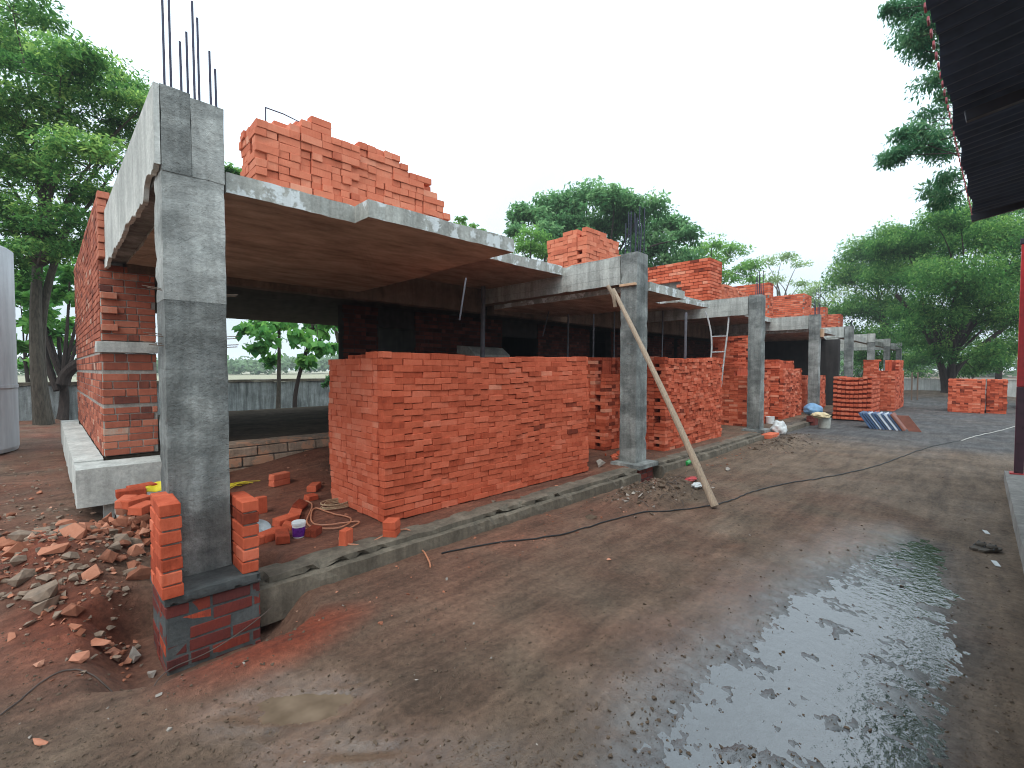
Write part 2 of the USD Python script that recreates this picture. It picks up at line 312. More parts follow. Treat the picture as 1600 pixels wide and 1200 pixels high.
plain('yellow_plastic', (.62, .50, .03), .45, 0, .15, 14)
plain('white_plastic', (.62, .63, .62), .4, 0, .1, 14)
plain('purple_label', (.085, .012, .16), .35, 0, .25, 25, 0.05)
plain('dull_bucket', (.34, .34, .30), .6, 0, .2, 14)
plain('blue_tarp', (.12, .24, .38), .45, 0, .25, 9, .4)
plain('cream_cloth', (.52, .42, .25), .9, 0, .2, 18, .4)
plain('white_cloth', (.50, .51, .50), .9, 0, .15, 18, .4)
plain('blue_sheet', (.05, .09, .17), .4, 0, .3, 6)
plain('white_sheet', (.46, .50, .56), .4, 0, .15, 6)
plain('rust_sheet', (.20, .07, .045), .7, 0, .3, 6)
plain('green_glass', (.02, .22, .05), .15, 0, .2, 14)
plain('sandal', (.055, .042, .03), .8, 0, .4, 30, .5)
plain('stone_grey', (.19, .135, .095), .85, 0, .4, 14, .5, dist=.01)
plain('stone_pale', (.26, .225, .19), .85, 0, .25, 14, .4)
plain('soil_clod', (.095, .066, .045), .9, 0, .35, 22, .6, .25, dist=.01)
plain('bark', (.075, .064, .05), .9, 0, .45, 5, .8, .2, stretch=(5., 5., 1.), dist=.03)
plain('bark_dark', (.042, .032, .028), .9, 0, .45, 5, .8, .2, stretch=(5., 5., 1.), dist=.03)
plain('tray_metal', (.22, .24, .25), .5, .2, .25, 9)
plain('ply_board', (.45, .28, .17), .8, 0, .2, 9)
def leafmat(name, stops, trans=.42, spec=.07):
    mat(name, {'t': ('attribute', {'attribute': 'tone'}), 'r': ('rgb_ramp', {'ramp': stops}), 'hs': ('hsv', {'hue': .49, 'saturation': 1.1, 'value': 1.5}),
        'p': ('principled_bsdf', {'roughness': .62, 'specular_ior_level': spec}), 'tr': ('translucent_bsdf', {}), 'm': ('mix_closure', {'fac': trans})},
        [('t.fac', 'r.fac'), ('r.color', 'p.base_color'), ('r.color', 'hs.color'), ('hs.color', 'tr.color'), ('p.BSDF', 'm.closure1'), ('tr.BSDF', 'm.closure2')], surface='m.closure')
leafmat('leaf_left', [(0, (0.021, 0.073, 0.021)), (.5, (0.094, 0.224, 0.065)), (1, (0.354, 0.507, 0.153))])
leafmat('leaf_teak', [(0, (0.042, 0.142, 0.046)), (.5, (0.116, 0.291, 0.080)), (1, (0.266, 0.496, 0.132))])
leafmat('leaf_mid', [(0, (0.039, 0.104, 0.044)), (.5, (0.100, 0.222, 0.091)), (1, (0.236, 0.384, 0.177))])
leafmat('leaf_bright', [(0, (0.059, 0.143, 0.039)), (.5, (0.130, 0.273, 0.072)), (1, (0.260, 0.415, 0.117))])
leafmat('leaf_pale', [(0, (0.106, 0.177, 0.071)), (.5, (0.189, 0.283, 0.118)), (1, (0.307, 0.401, 0.189))])  # green paled so the leaf colour itself carries the distance haze
leafmat('leaf_right', [(0, (0.019, 0.065, 0.021)), (.5, (0.068, 0.177, 0.050)), (1, (0.224, 0.366, 0.100))])
leafmat('leaf_spray', [(0, (0.027, 0.092, 0.046)), (.5, (0.068, 0.177, 0.085)), (1, (0.169, 0.291, 0.138))])
leafmat('leaf_far', [(0, (0.083, 0.142, 0.071)), (1, (0.177, 0.260, 0.130))], .2)  # far leaves lightened in colour, haze painted in
# water: clear film over the dark road; and milky brown water
mat('water', {'g': ('geometry', {}), 'n': ('noise_texture', {'scale': 22.0, 'detail': 3.0}), 'b': ('bump', {'strength': .6, 'distance': .006}),
    'f': ('fresnel', {'IOR': 2.3}), 'gl': ('glossy_bsdf', {'roughness': .03, 'color': (1., 1., 1.)}), 't': ('transparent_bsdf', {'color': (.62, .66, .68)}), 'm': ('mix_closure', {})},
    [('g.position', 'n.vector'), ('n.fac', 'b.height'), ('b.normal', 'gl.normal'), ('f.fac', 'm.fac'), ('t.BSDF', 'm.closure1'), ('gl.BSDF', 'm.closure2')], surface='m.closure')
mat('muddy_water', {'g': ('geometry', {}), 'n': ('noise_texture', {'scale': 7.0, 'detail': 4.0}), 'r': ramp2((.10, .070, .046), (.20, .145, .10)), 'n2': ('noise_texture', {'scale': 30.0}), 'b': ('bump', {'strength': .06, 'distance': .003}),
    'p': ('principled_bsdf', {'roughness': .05, 'ior': 1.7})}, [('g.position', 'n.vector'), ('n.fac', 'r.fac'), ('r.color', 'p.base_color'), ('g.position', 'n2.vector'), ('n2.fac', 'b.height'), ('b.normal', 'p.normal')])
# ground: trodden wet soil, brick dust, grey road metal; zones come with the mesh
mat('soil', {'g': ('geometry', {}), 'red': ('attribute', {'attribute': 'dust'}), 'gry': ('attribute', {'attribute': 'gravel'}), 'wet': ('attribute', {'attribute': 'wet'}), 'pal': ('attribute', {'attribute': 'field'}),
    'n1': ('noise_texture', {'scale': 1.7, 'detail': 9.0, 'roughness': .68}), 'n2': ('noise_texture', {'scale': 26.0, 'detail': 7.0, 'roughness': .72}), 'n3': ('noise_texture', {'scale': 130.0, 'detail': 3.0, 'roughness': .7}),
    'mq': ('mapping', {'scale': (.9, 6.0, 1.0)}), 'n5': ('noise_texture', {'scale': 1.3, 'detail': 8.0, 'roughness': .66}), 'f5': ('map_range', {'from_min': .32, 'from_max': .68, 'to_min': .66, 'to_max': 1.34}), 's5': ('vector_math', {'math_type': 'scale'}), 'bs': ('map_range', {'from_min': .1, 'from_max': .9, 'to_min': 1.0, 'to_max': .22, 'clamp': True}), 'v': ('voronoi_texture', {'scale': 62.0, 'detail': 1.0}), 'vs': ('math', {'math_type': 'less_than', 'value2': .16}),
    'r1': ('rgb_ramp', {'ramp': [(0, (.066, .047, .032)), (.35, (.115, .079, .053)), (.6, (.165, .114, .077)), (1, (.23, .165, .113))]}),
    'r2': ramp2((.15, .030, .014), (.29, .072, .034)), 'r3': ramp2((.050, .050, .052), (.098, .096, .095)), 'r4': ramp2((.20, .20, .12), (.34, .31, .21)),
    'm1': ('mix', {'mix_type': 'mix'}), 'm2': ('mix', {'mix_type': 'mix'}), 'm4': ('mix', {'mix_type': 'mix'}),
    'f': ('map_range', {'from_min': .3, 'from_max': .7, 'to_min': .62, 'to_max': 1.38}), 'sc': ('vector_math', {'math_type': 'scale'}),
    'vm': ('math', {'math_type': 'multiply', 'value2': .33}), 'm3': ('mix', {'mix_type': 'mix', 'color2': (.16, .14, .12)}),
    'wn': ('math', {'math_type': 'multiply_add', 'value2': .9, 'value3': -.45}), 'wa': ('math', {'math_type': 'add'}), 'ro': ('map_range', {'from_min': 0., 'from_max': 1., 'to_min': .85, 'to_max': .10, 'clamp': True}), 'sp': ('map_range', {'from_min': .35, 'from_max': 1.05, 'to_min': .28, 'to_max': 1.0, 'clamp': True}), 'dk': ('map_range', {'from_min': .2, 'from_max': 1.0, 'to_min': 1.0, 'to_max': .55, 'clamp': True}), 'sd': ('vector_math', {'math_type': 'scale'}),
    'h1': ('math', {'math_type': 'multiply_add', 'value2': .6}), 'h2': ('math', {'math_type': 'multiply_add', 'value2': .25}), 'b': ('bump', {'distance': .03}),
    'p': ('principled_bsdf', {})},
    [('g.position', k + '.vector') for k in ('n1', 'n2', 'n3', 'v')] + [('n1.fac', 'r1.fac'), ('n1.fac', 'r2.fac'), ('n1.fac', 'r3.fac'), ('n1.fac', 'r4.fac'), ('r1.color', 'm1.color1'), ('r2.color', 'm1.color2'), ('red.fac', 'm1.fac'),
     ('m1.color', 'm2.color1'), ('r3.color', 'm2.color2'), ('gry.fac', 'm2.fac'), ('m2.color', 'm4.color1'), ('r4.color', 'm4.color2'), ('pal.fac', 'm4.fac'),
     ('n2.fac', 'f.value'), ('m4.color', 'sc.vector1'), ('f.result', 'sc.scale'), ('v.distance', 'vs.value1'), ('vs.value', 'vm.value1'), ('vm.value', 'm3.fac'), ('sc.vector', 'm3.color1'), ('m3.color', 's5.vector1'), ('g.position', 'mq.vector'), ('mq.vector', 'n5.vector'), ('n5.fac', 'f5.value'), ('f5.result', 's5.scale'), ('s5.vector', 'sd.vector1'), ('wa.value', 'bs.value'), ('bs.result', 'b.strength'), ('wa.value', 'dk.value'), ('dk.result', 'sd.scale'), ('sd.vector', 'p.base_color'), ('wa.value', 'sp.value'), ('sp.result', 'p.specular_ior_level'),
     ('n1.fac', 'wn.value1'), ('wet.fac', 'wa.value1'), ('wn.value', 'wa.value2'), ('wa.value', 'ro.value'), ('ro.result', 'p.roughness'),
     ('n3.fac', 'h1.value1'), ('n2.fac', 'h1.value3'), ('vs.value', 'h2.value1'), ('h1.value', 'h2.value3'), ('h2.value', 'b.height'), ('b.normal', 'p.normal')])

# ------------------------------------------------------------------ the ground: one sheet, with the pit, the heaps and the hollows that hold water
def gpoly(px, z=0.0): return Polygon([tuple(G(x, y, z)[:2]) for x, y in px]).buffer(0)
BIG = gpoly([(1440, 842), (1425, 846), (1400, 858), (1345, 878), (1290, 915), (1236, 946), (1215, 985), (1160, 1020), (1110, 1050), (1060, 1110), (1020, 1200), (990, 1300), (1250, 1330), (1476, 1260), (1490, 1190), (1462, 1120), (1472, 1060), (1490, 1008), (1470, 975), (1478, 930), (1462, 885), (1460, 856)])
MUD1 = gpoly([(350, 1110), (385, 1090), (430, 1074), (490, 1074), (530, 1084), (560, 1094), (540, 1112), (500, 1120), (470, 1128), (430, 1132), (400, 1120), (365, 1126)])
MUD2 = gpoly([(430, 1172), (520, 1160), (640, 1168), (760, 1176), (740, 1210), (600, 1240), (430, 1240)])
def inside(poly, X, Y, soft):
    """Signed distance in metres (positive inside), worked out only near the polygon."""
    out = np.full(X.shape, -9.0); x0, y0, x1, y1 = poly.bounds
    m = (X > x0 - soft) & (X < x1 + soft) & (Y > y0 - soft) & (Y < y1 + soft)
    pts = shapely.points(X[m], Y[m]); d = shapely.distance(pts, poly.exterior); out[m] = np.where(shapely.contains(poly, pts), d, -d)
    return out
def fb(X, Y, s, o=4, seed=0): return meshkit.fbm(np.stack([X * s, Y * s, np.zeros_like(X) + 3.3], -1), o, seed) - .5
def sm(a, b, x): t = np.clip((x - a) / (b - a), 0, 1); return t * t * (3 - 2 * t)
def bump_at(X, Y, cx, cy, rx, ry, h, p=2): return h * np.exp(-(((X - cx) / rx) ** 2 + ((Y - cy) / ry) ** 2) ** (p / 2))
def gh(X, Y, full=False):
    X, Y = np.asarray(X, float), np.asarray(Y, float); X, Y = np.broadcast_arrays(X, Y); sh = X.shape; X, Y = X.ravel(), Y.ravel()
    rough_n = fb(X, Y, 1.1, 5, 1) * .05 + fb(X, Y, 6.0, 4, 5) * .024 + fb(X, Y, 24.0, 3, 8) * .014
    near = sm(60, 12, np.hypot(X, Y))
    z = rough_n * (.35 + .65 * near)
    # veranda fill behind the kerb
    ver = sm(3.60, 3.72, Y) * sm(.95, 1.12, X) * sm(45, 43, X) * sm(7.6, 7.3, Y)
    z = z * (1 - .3 * ver) + ver * (.155 + .05 * sm(5.0, 7.0, Y) + bump_at(X, Y, 3.2, 6.9, 1.4, .7, .28))
    # left of the corner column: rubble ground rising a little towards the wall
    left = sm(.5, .2, X) * sm(3.4, 4.6, Y)
    z += left * (.05 + .05 * sm(5, 9, Y) + fb(X, Y, 2.0, 4, 21) * .16) + bump_at(X, Y, .02, 5.0, .36, .80, .30) * (1 + fb(X, Y, 4.5, 4, 23) * .9) + bump_at(X, Y, .45, 4.9, .3, .5, .12)
    # the pit round the corner footing and the earth thrown out of it
    pit = sm(.30, .02, np.maximum(np.abs(X - .72) - .34, 0) + 1.4 * np.maximum(np.abs(Y - 3.62) - .42, 0)) 
    pit = np.maximum(pit, sm(.30, .02, np.hypot((X - .34) / 1.0, (Y - 3.62) / .8)) * .9)
    z = z * (1 - pit) + pit * (-.23 + rough_n * 1.5)
    z += bump_at(X, Y, .95, 2.84, .55, .14, .035)
    # the pit and the heap at the second column, heaps further along
    p2 = sm(.22, .02, np.maximum(np.abs(X - 6.5) - .26, 0) + np.maximum(np.abs(Y - 3.5) - .30, 0)) * sm(3.75, 3.6, Y)
    hp = bump_at(X, Y, 5.62, 2.98, .78, .34, .15, 3) + bump_at(X, Y, 6.3, 2.75, .5, .25, .06)
    z += hp * (1 + fb(X, Y, 5.0, 4, 31) * 1.1); z = z * (1 - p2) - .16 * p2
    z += bump_at(X, Y, 11.6, 3.0, 1.6, .38, .13) * (1 + fb(X, Y, 3.0, 3, 33) * 1.3) + bump_at(X, Y, 33, 1.0, 5, 3.0, .25) + bump_at(X, Y, 36, 3.0, 2, 4, .3)
    # hollows
    wob = fb(X, Y, 3.0, 4, 41) * .16 + fb(X, Y, 11, 3, 44) * .07
    b = inside(BIG, X, Y, .8) + wob; m1 = inside(MUD1, X, Y, .5) + wob * .6; m2 = inside(MUD2, X, Y, .5) + wob * .6
    hb = sm(-.35, .12, b)
    z = z * (1 - .55 * hb) - .031 * hb + hb * (fb(X, Y, 42, 2, 52) * .030 + fb(X, Y, 20, 3, 51) * .026 + fb(X * 1.6, Y * .9, 5, 4, 53) * .040)
    hm = sm(-.12, .12, m1); z = z * (1 - .75 * hm) - .030 * hm + hm * (fb(X, Y, 9, 4, 57) * .030 + fb(X, Y, 30, 2, 58) * .014)
    # wheel ruts along the road
    rut = sum(np.exp(-((Y - (c + .12 * np.sin(X * .5 + c))) / .12) ** 2) for c in (1.75, 2.25, 2.62)) * sm(18, 9, X) * sm(-2, 1, X)
    z -= rut * (.018 + .009 * np.sign(np.sin(X * 36 + Y * 40))) * (1 - hb) * (.4 + fb(X, Y, .9, 3, 47) * 1.6)
    if not full: return z.reshape(sh)
    re_ = np.array([G(x_, y_)[:2] for x_, y_ in ((1490, 1190), (1476, 1080), (1478, 950), (1464, 870), (1440, 842))]); o_ = np.argsort(re_[:, 0])
    rt = sm(-.10, .25, Y - np.interp(X, re_[o_, 0], re_[o_, 1]))           # 0 on the dry side by the shed
    b = b - (1 - rt) * .35 * (b < .1)
    dust = np.clip(np.maximum.reduce([ver * .60 * sm(16, 3, X), left * (.35 + fb(X, Y, 1.3, 4, 61) * 1.5), sm(.62, .12, np.hypot((X - 1.0) / 1.5, (Y - 2.98) / .75)) * 1.15, bump_at(X, Y, -.05, 5.1, .6, .9, .9),
              pit * .35, sm(1.5, .1, np.abs(Y - 3.2)) * .35 * sm(9, 3, X) * sm(.8, 1.3, X) , bump_at(X, Y, .1, 4.0, .5, .7, .9), .14 * sm(10, 6, X) * sm(-.2, .6, Y)]) + fb(X, Y, 2.2, 5, 63) * .55 - .05, 0, 1)
    grey = np.clip(np.maximum(sm(10.5, 14.5, X + fb(X, Y, .8, 4, 71) * 3) * sm(4.1, 3.4, Y) * sm(36, 30, X), hb * .85) + .25 * sm(-.9, 0, b) * rt + fb(X, Y, 1.6, 4, 73) * .5 * sm(4, 8, X) - .1, 0, 1)
    wet = np.clip(sm(-.9, .12, b) * .95 * (.25 + .75 * rt) + sm(-.35, .05, np.maximum(m1, m2)) * .7 + .15 * sm(3.6, 1.5, Y) + fb(X, Y, .9, 4, 81) * .45 * sm(3.6, 2.5, Y), 0, 1)
    field = sm(21, 24, Y)
    return tuple(a.reshape(sh) for a in (z, dust, grey, wet, field))
def spaced(segs):
    out = []
    for a, b, s in segs: out.append(np.arange(a, b - s * .5, s))
    return np.concatenate(out + [[segs[-1][1]]])
gx = spaced([(-1500, -300, 400), (-300, -60, 60), (-60, -16, 6), (-16, -4, .8), (-4, -1, .12), (-1, 7.2, .022), (7.2, 14, .05), (14, 26, .12), (26, 45, .35), (45, 90, 5), (90, 300, 42), (300, 1500, 400)])
gy = spaced([(-1500, -300, 400), (-300, -60, 60), (-60, -10, 5), (-10, -.5, .5), (-.5, 4.2, .022), (4.2, 8.0, .045), (8, 22, .25), (22, 60, 3), (60, 300, 40), (300, 1500, 400)])
GX, GY = np.meshgrid(gx, gy, indexing='ij')
gz, gd, gg, gw, gf = gh(GX, GY, True)
gi, gj = np.meshgrid(np.arange(len(gx) - 1), np.arange(len(gy) - 1), indexing='ij'); gk = (gi * len(gy) + gj).ravel()
gquads = np.stack([gk, gk + len(gy), gk + len(gy) + 1, gk + 1], 1)
solo('ground', (np.stack([GX.ravel(), GY.ravel(), gz.ravel()], 1), gquads), 'soil', label='wet brown earth yard, grey road metal further off', kind='structure', smooth=True,
     prim={'dust': gd.ravel(), 'gravel': gg.ravel(), 'wet': gw.ravel(), 'field': gf.ravel()})
def water(poly, z, m, label):
    import trimesh
    p = poly.buffer(.14 if m == 'muddy_water' else .35).simplify(.03); v, f = trimesh.creation.triangulate_polygon(p, engine='earcut')
    solo('puddle', (np.c_[v, np.full(len(v), z)], f), m, label=label, kind='structure')
water(BIG, -.0245, 'water', 'long ragged rain puddle along the right side of the yard'); water(MUD1, -.0245, 'muddy_water', 'milky brown puddle in front of the corner footing')
def on(x, y):
    i = min(max(int(np.searchsorted(gx, x)) - 1, 0), len(gx) - 2); j = min(max(int(np.searchsorted(gy, y)) - 1, 0), len(gy) - 2)
    a, b = (x - gx[i]) / (gx[i + 1] - gx[i]), (y - gy[j]) / (gy[j + 1] - gy[j])
    return float((gz[i, j] * (1 - a) + gz[i + 1, j] * a) * (1 - b) + (gz[i, j + 1] * (1 - a) + gz[i + 1, j + 1] * a) * b)

# ------------------------------------------------------------------ brick laying
def apparent(V):
    q = V - CAM; d = q @ FW
    if d.min() < .05: return 0
    x = FPX * (q @ RT) / d; y = FPX * (q @ UP) / d
    if x.max() < -820 or x.min() > 820 or y.max() < -620 or y.min() > 620: return 0
    return max(np.ptp(x), np.ptp(y))
def lay(thing, bricks, matname, parent=None, name='brick', limit=300, minpx=9.5, rest='brick_mass', extra=(), kindmat=None):
    """The bricks that show largest become parts; the rest is one part."""
    sized = sorted(((b[3] * apparent(b[0]), i) for i, b in enumerate(bricks)), reverse=True)
    keep = [i for s, i in sized[:limit] if s >= minpx]; ks = set(keep)
    for i in keep: thing.part(name, bricks[i][:3], matname, parent)
    left = [b[:3] for i, b in enumerate(bricks) if i not in ks] + list(extra)
    if left: thing.part(rest, join(left), matname, parent, kind='stuff')
def stack(name, label, x0, x1, y0, y1, z0, top, H=.0635, L=.226, W=.109, wob=.02, matname='brick', seed=1, front='stretch', side='mix', group=None, tone=(.45, .22), faces=(1, 1), limit=300, seam=0., dry=0., wave=.0, cat='brick stack', sag=0.0, lean=0.0):
    """Loose bricks piled dry, course on course; top is a height or a function of x, y."""
    rng = np.random.default_rng(seed); T = top if callable(top) else (lambda x, y: top)
    t = Thing(name, label, cat, ((x0 + x1) / 2, (y0 + y1) / 2, z0), group); B = []
    zmax = max(T(x, y) for x in np.linspace(x0, x1, 24) for y in np.linspace(y0, y1, 9)); nc = int(round((zmax - z0) / H))
    def zof(c, x): return z0 + (c + .5) * H + wave * (math.sin(x * 2.1 + seed) + .5 * math.sin(x * 5.3 + c * .15)) * min(1, c / 5) * (1 - .0 * c) - (sag * (4 * ((x - x0) / max(x1 - x0, .1) - .5) ** 2 - 1) * -.03 if sag else 0)
    def put(cx, cy, cz, lx, ly, vis, nx=0, ny=0):
        o = (meshkit.noise(np.array([cx * 1.3 + seed, cy * 1.3, cz * 2.6]), seed) - .5) * 2 * wob + rng.normal(0, wob * .28) + seam * (((int((cx - x0) / .47) * 37 + 11) % 17) / 8 - 1)
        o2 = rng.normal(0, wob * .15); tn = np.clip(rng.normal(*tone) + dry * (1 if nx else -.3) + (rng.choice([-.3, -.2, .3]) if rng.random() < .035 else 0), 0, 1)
        R = rotz(rng.normal(0, .014)) @ rotx(rng.normal(0, .008)) @ roty(rng.normal(0, .010))
        lx_, ly_ = lx - rng.uniform(.0008, .004), ly - rng.uniform(.0008, .004)
        off = np.array([nx * o + (1 - abs(nx)) * o2, ny * o + (1 - abs(ny)) * o2 + lean * (cz - z0), 0])
        g = cbox(np.array([cx, cy, cz]) + off, (lx_, ly_, H - rng.uniform(.0003, .0025)), rng.uniform(.0015, .006), R, .0017, rng, tn)
        B.append((*g, vis))
    def row(a, b, mode, c):
        """Brick spans along one face; each is (from, to, depth)."""
        out, u = [], a; shift = (.5 if c % 2 else 0) + rng.uniform(-.1, .1)
        if mode == 'stretch' and shift > .2: out.append((a, a + L * shift, W)); u = a + L * shift
        while u < b - .03:
            if mode == 'stretch' or (mode == 'mix' and rng.random() < .42): l, dp = L, W
            else: l, dp = W, L
            l = min(l, b - u)
            if l > .045: out.append((u, u + l, dp))
            u += l
        return out
    for c in range(nc):
        corner = L if (c % 2 and side != 'stretch') else W
        for u, v, dp in row(x0, x1, front, c):
            m = (u + v) / 2
            if min(T(u + .03, y0), T(v - .03, y0)) < z0 + (c + .6) * H: continue
            put(m, y0 + dp / 2, zof(c, m), v - u, dp, faces[1], ny=-1)
        ys = y0 + L if front != 'stretch' else y0 + W
        for u, v, dp in row(ys, y1, side, c):
            m = (u + v) / 2
            if T(x0 + .05, m) < z0 + (c + .6) * H: continue
            put(x0 + dp / 2, m, zof(c, x0), dp, v - u, faces[0], nx=-1)
        for u, v, dp in row(x0 + L, x1, 'stretch', c):                       # far side and end: seen only from elsewhere
            m = (u + v) / 2
            if T(m, y1) >= z0 + (c + .6) * H: put(m, y1 - W / 2, zof(c, m), v - u, W, .02, ny=1)
        for u, v, dp in row(y0 + L, y1 - W, 'stretch', c + 1):
            m = (u + v) / 2
            if T(x1, m) >= z0 + (c + .6) * H: put(x1 - W / 2, m, zof(c, x1), W, v - u, .05, nx=1)
    core = []
    for cx in np.arange(x0 + L + .02, x1 - W - .02, L):                   # the heart of the pile, and the bricks that top it
        ex = min(cx + L, x1 - W - .02)
        for cy in np.arange(y0 + L + .0, y1 - W - .02, W):
            ey = min(cy + W, y1 - W - .02); m, n = (cx + ex) / 2, (cy + ey) / 2
            c = int((T(m, n) - z0) / H + .4) - 1
            if c >= 0 and ex - cx > .05 and ey - cy > .03:
                put(m, n, zof(c, m), ex - cx, ey - cy, .5)
                if c > 0: core.append(bx(cx + .004, ex - .004, cy + .004, ey - .004, z0 + .01, zof(c, m) - H / 2 - .002, .003, .3))
    lay(t, B, matname, limit=limit, extra=core)
    return t
def courses(u0, u1, z0, z1, h, L, rng, bond='english', gap=.010):
    """Bricks of a mortared face: (u0, u1, z0, z1, tone)."""
    out = []; n = max(1, int(round((z1 - z0) / h))); h = (z1 - z0) / n
    for c in range(n):
        u = u0 - (L * .5 if c % 2 else 0) + rng.uniform(-.02, .02); k = rng.integers(0, 2)
        while u < u1:
            l = L if (bond == 'run' or (k + c) % 2 == 0 or rng.random() < .25) else L * .48
            a, b = max(u, u0), min(u + l - gap, u1)
            if b - a > .035: out.append((a, b, z0 + c * h + gap / 2, z0 + (c + 1) * h - gap / 2, np.clip(rng.normal(.5, .22), 0, 1)))
            u += l; k += 1
    return out
def face_bricks(axis, at, sgn, u0, u1, z0, z1, rng, h=.085, L=.235, proud=.007, depth=.06, bond='english', holes=(), vis=1., shift=0.0):
    """Bricks set in a wall face. axis 'x': the face looks along x at x=at (u runs along y); axis 'y' likewise. sgn: the outward side."""
    B = []
    for a, b, c, d, tn in courses(u0, u1, z0, z1, h, L, rng, bond):
        if any(hx0 < (a + b) / 2 < hx1 and hz0 < (c + d) / 2 < hz1 for hx0, hx1, hz0, hz1 in holes): continue
        p = proud + rng.normal(0, .0022); mid = at + sgn * (p - depth / 2)
        ctr = (mid, (a + b) / 2, (c + d) / 2) if axis == 'x' else ((a + b) / 2, mid, (c + d) / 2)
        size = (depth, b - a, d - c) if axis == 'x' else (b - a, depth, d - c)
        R = rotz(rng.normal(0, .006)) @ (rotx if axis == 'x' else roty)(rng.normal(0, .005))
        B.append((*cbox(ctr, size, rng.uniform(.003, .007), R, .0012, rng, tn), vis))
    return B

# ------------------------------------------------------------------ the unfinished building
SB, ST, YF = 2.89, 3.03, 3.70                       # slab underside and top; front of the columns
COLX = [.55, 6.38, 12.08, 17.75, 23.4, 29.05, 34.7, 40.35]
bd = Thing('unfinished_building', 'long unfinished concrete frame building with brick piles on its slab', 'building', (.5, 3.7, 0))
rng = np.random.default_rng(11)
for i, cx in enumerate(COLX):
    zb = .272 if i == 0 else .20
    w, dpt = (.352, .28) if i == 0 else (.335, .29)
    if i == 0:
        shaft = rough(cx, cx + w, YF, YF + dpt, zb, 1.65, .06, .006, 3, 7.0, .0005)
        col = bd.part('column', shaft, 'concrete_column', smooth=False, label='near corner column, rough grey, with tall starter bars')
        bd.part('column_lift', rough(cx + .001, cx + w - .001, YF + .001, YF + dpt - .001, 1.650, 2.10, .05, .006, 3, 7.0, .0005), 'concrete_lift', col)
        bd.part('column_lift', rough(cx, cx + w, YF, YF + dpt, 2.10, 2.916, .06, .006, 3, 7.0, .0005), 'concrete_beam_plain', col)
        bd.part('column_head', rough(cx + .1665, cx + w + .004, YF - .003, YF + dpt, 2.916, 3.43, .06, .006, 3, 7.0, .0005), 'concrete_beam_plain', col)
    else:
        col = bd.part('column', rough(cx, cx + w, YF, YF + dpt, zb, 3.44 if i < 5 else 3.40, .09 if i < 3 else .3, .006, 3 + i), 'concrete_column')
    # starter bars
    if i == 0:
        for (px, py, yy) in ((251, -90, 3.93), (262, -60, 3.93), (281, 65, 3.80), (291, 50, 3.90), (300, 2, 3.76), (308, 28, 3.86), (327, 80, 3.76), (336, 108, 3.80)):
            a = AY(px, py, yy); bd.part('rebar', tube([(a[0] + .004, yy, 3.36), (a[0], yy, a[2])], .0075, 7), 'rebar_steel', col)
    elif i < 5:
        hts = {1: (.62, .48, .75, .66, .58, .8, .5, .7), 2: (.5, .3, .62, .45, .55, .62), 3: (.9, .4, .95, .5, .85, .4), 4: (.25, .2)}[i]
        for k, h in enumerate(hts):
            x = cx + .05 + .235 * ((k % 3) / 2); y = YF + .05 + .19 * ((k // 3) / 2)
            bd.part('rebar', tube([(x, y, 3.38), (x + rng.normal(0, .02), y + rng.normal(0, .02), 3.42 + h)], .009, 6), 'rebar_steel', col)
    # tie wires left sticking out of the shaft
    if i < 4:
        for zt in ((2.16, 1.80, 1.86) if i == 0 else (2.02, 1.86)):
            for s in (-1, 1):
                x = cx - .0 if s < 0 else cx + w
                for dz in (0, .018):
                    bd.part('tie_bar', tube([(x - s * .03, YF + .06 + dz * 3, zt + dz), (x + s * (.075 + 1.2 * dz), YF + .05 + dz * 3, zt + dz + .01)], .003, 5), 'tie_wire', col)
    if i in (1, 2):   # pad under the column
        bd.part('column_pad', rough(cx - .13, cx + w + .12, YF - .15, YF + dpt + .08, .135, .205, .08, .005, 40 + i), 'concrete_column', col)
    if i == 1:
        f = bd.part('brick_footing', bx(cx - .045, cx + w + .035, YF - .085, YF + .2, -.35, .134, .01), 'mortar_wet', label='dark wet brick footing in a hole')
        fb_ = face_bricks('y', YF - .085, -1, cx - .045, cx + w + .035, -.2, .134, rng, .084, .23) + face_bricks('x', cx - .045, -1, YF - .08, YF + .2, -.2, .134, rng, .084, .23)
        lay(bd, fb_, 'brick_wet', f)
    # beam across the building, with its upstand above the slab
    if i == 0: continue
    y2 = 13.0 if i < 4 else 9.2
    bm = bd.part('beam', rough(cx - .0, cx + .235, YF + .295, y2, 2.97, 3.42, .12 if i < 3 else .4, .007, 60 + i), 'concrete_beam')
    bd.part('beam_end', rough(cx - .008, cx + .245, YF - .012, YF + .29, 3.0, 3.43, .1, .006, 80 + i), 'concrete_beam', bm) if i > 4 else None
    if i > 3: bd.part('beam', rough(cx + .3, (COLX[i + 1] if i < 7 else cx + 2.2) - .05, YF + .32, YF + .56, 2.95, 3.20, .4, .005, 95 + i), 'concrete_beam')
# corner beam: the outer skin hangs below with a broken edge
cb = bd.part('beam', rough(.553, .7155, YF - .004, 7.3, 2.917, 3.455, .09, .005, 2, 7.0, .001), 'concrete_column', label='corner beam with ragged broken lower edge')
rg = np.random.default_rng(5); ys = np.linspace(YF + .0, 7.2, 260); low = 2.99 - .05 * sm(3.72, 3.80, ys) - .12 * sm(4.1, 4.25, ys) + .03 * sm(5.0, 5.2, ys) - .02 * sm(5.6, 7, ys) + (meshkit.fbm(np.stack([ys * 2.2, ys * 0, ys * 0], 1), 6, 3) - .5) * .24 + (meshkit.noise(np.stack([ys * 26, ys * 0, ys * 0], 1), 9) - .5) * .02
bd.part('skin', prism([(YF - .004, 3.45)] + [(7.2, 3.45)] + list(zip(ys[::-1], low[::-1])), .518, .549, 'x'), 'concrete_plinth', cb)
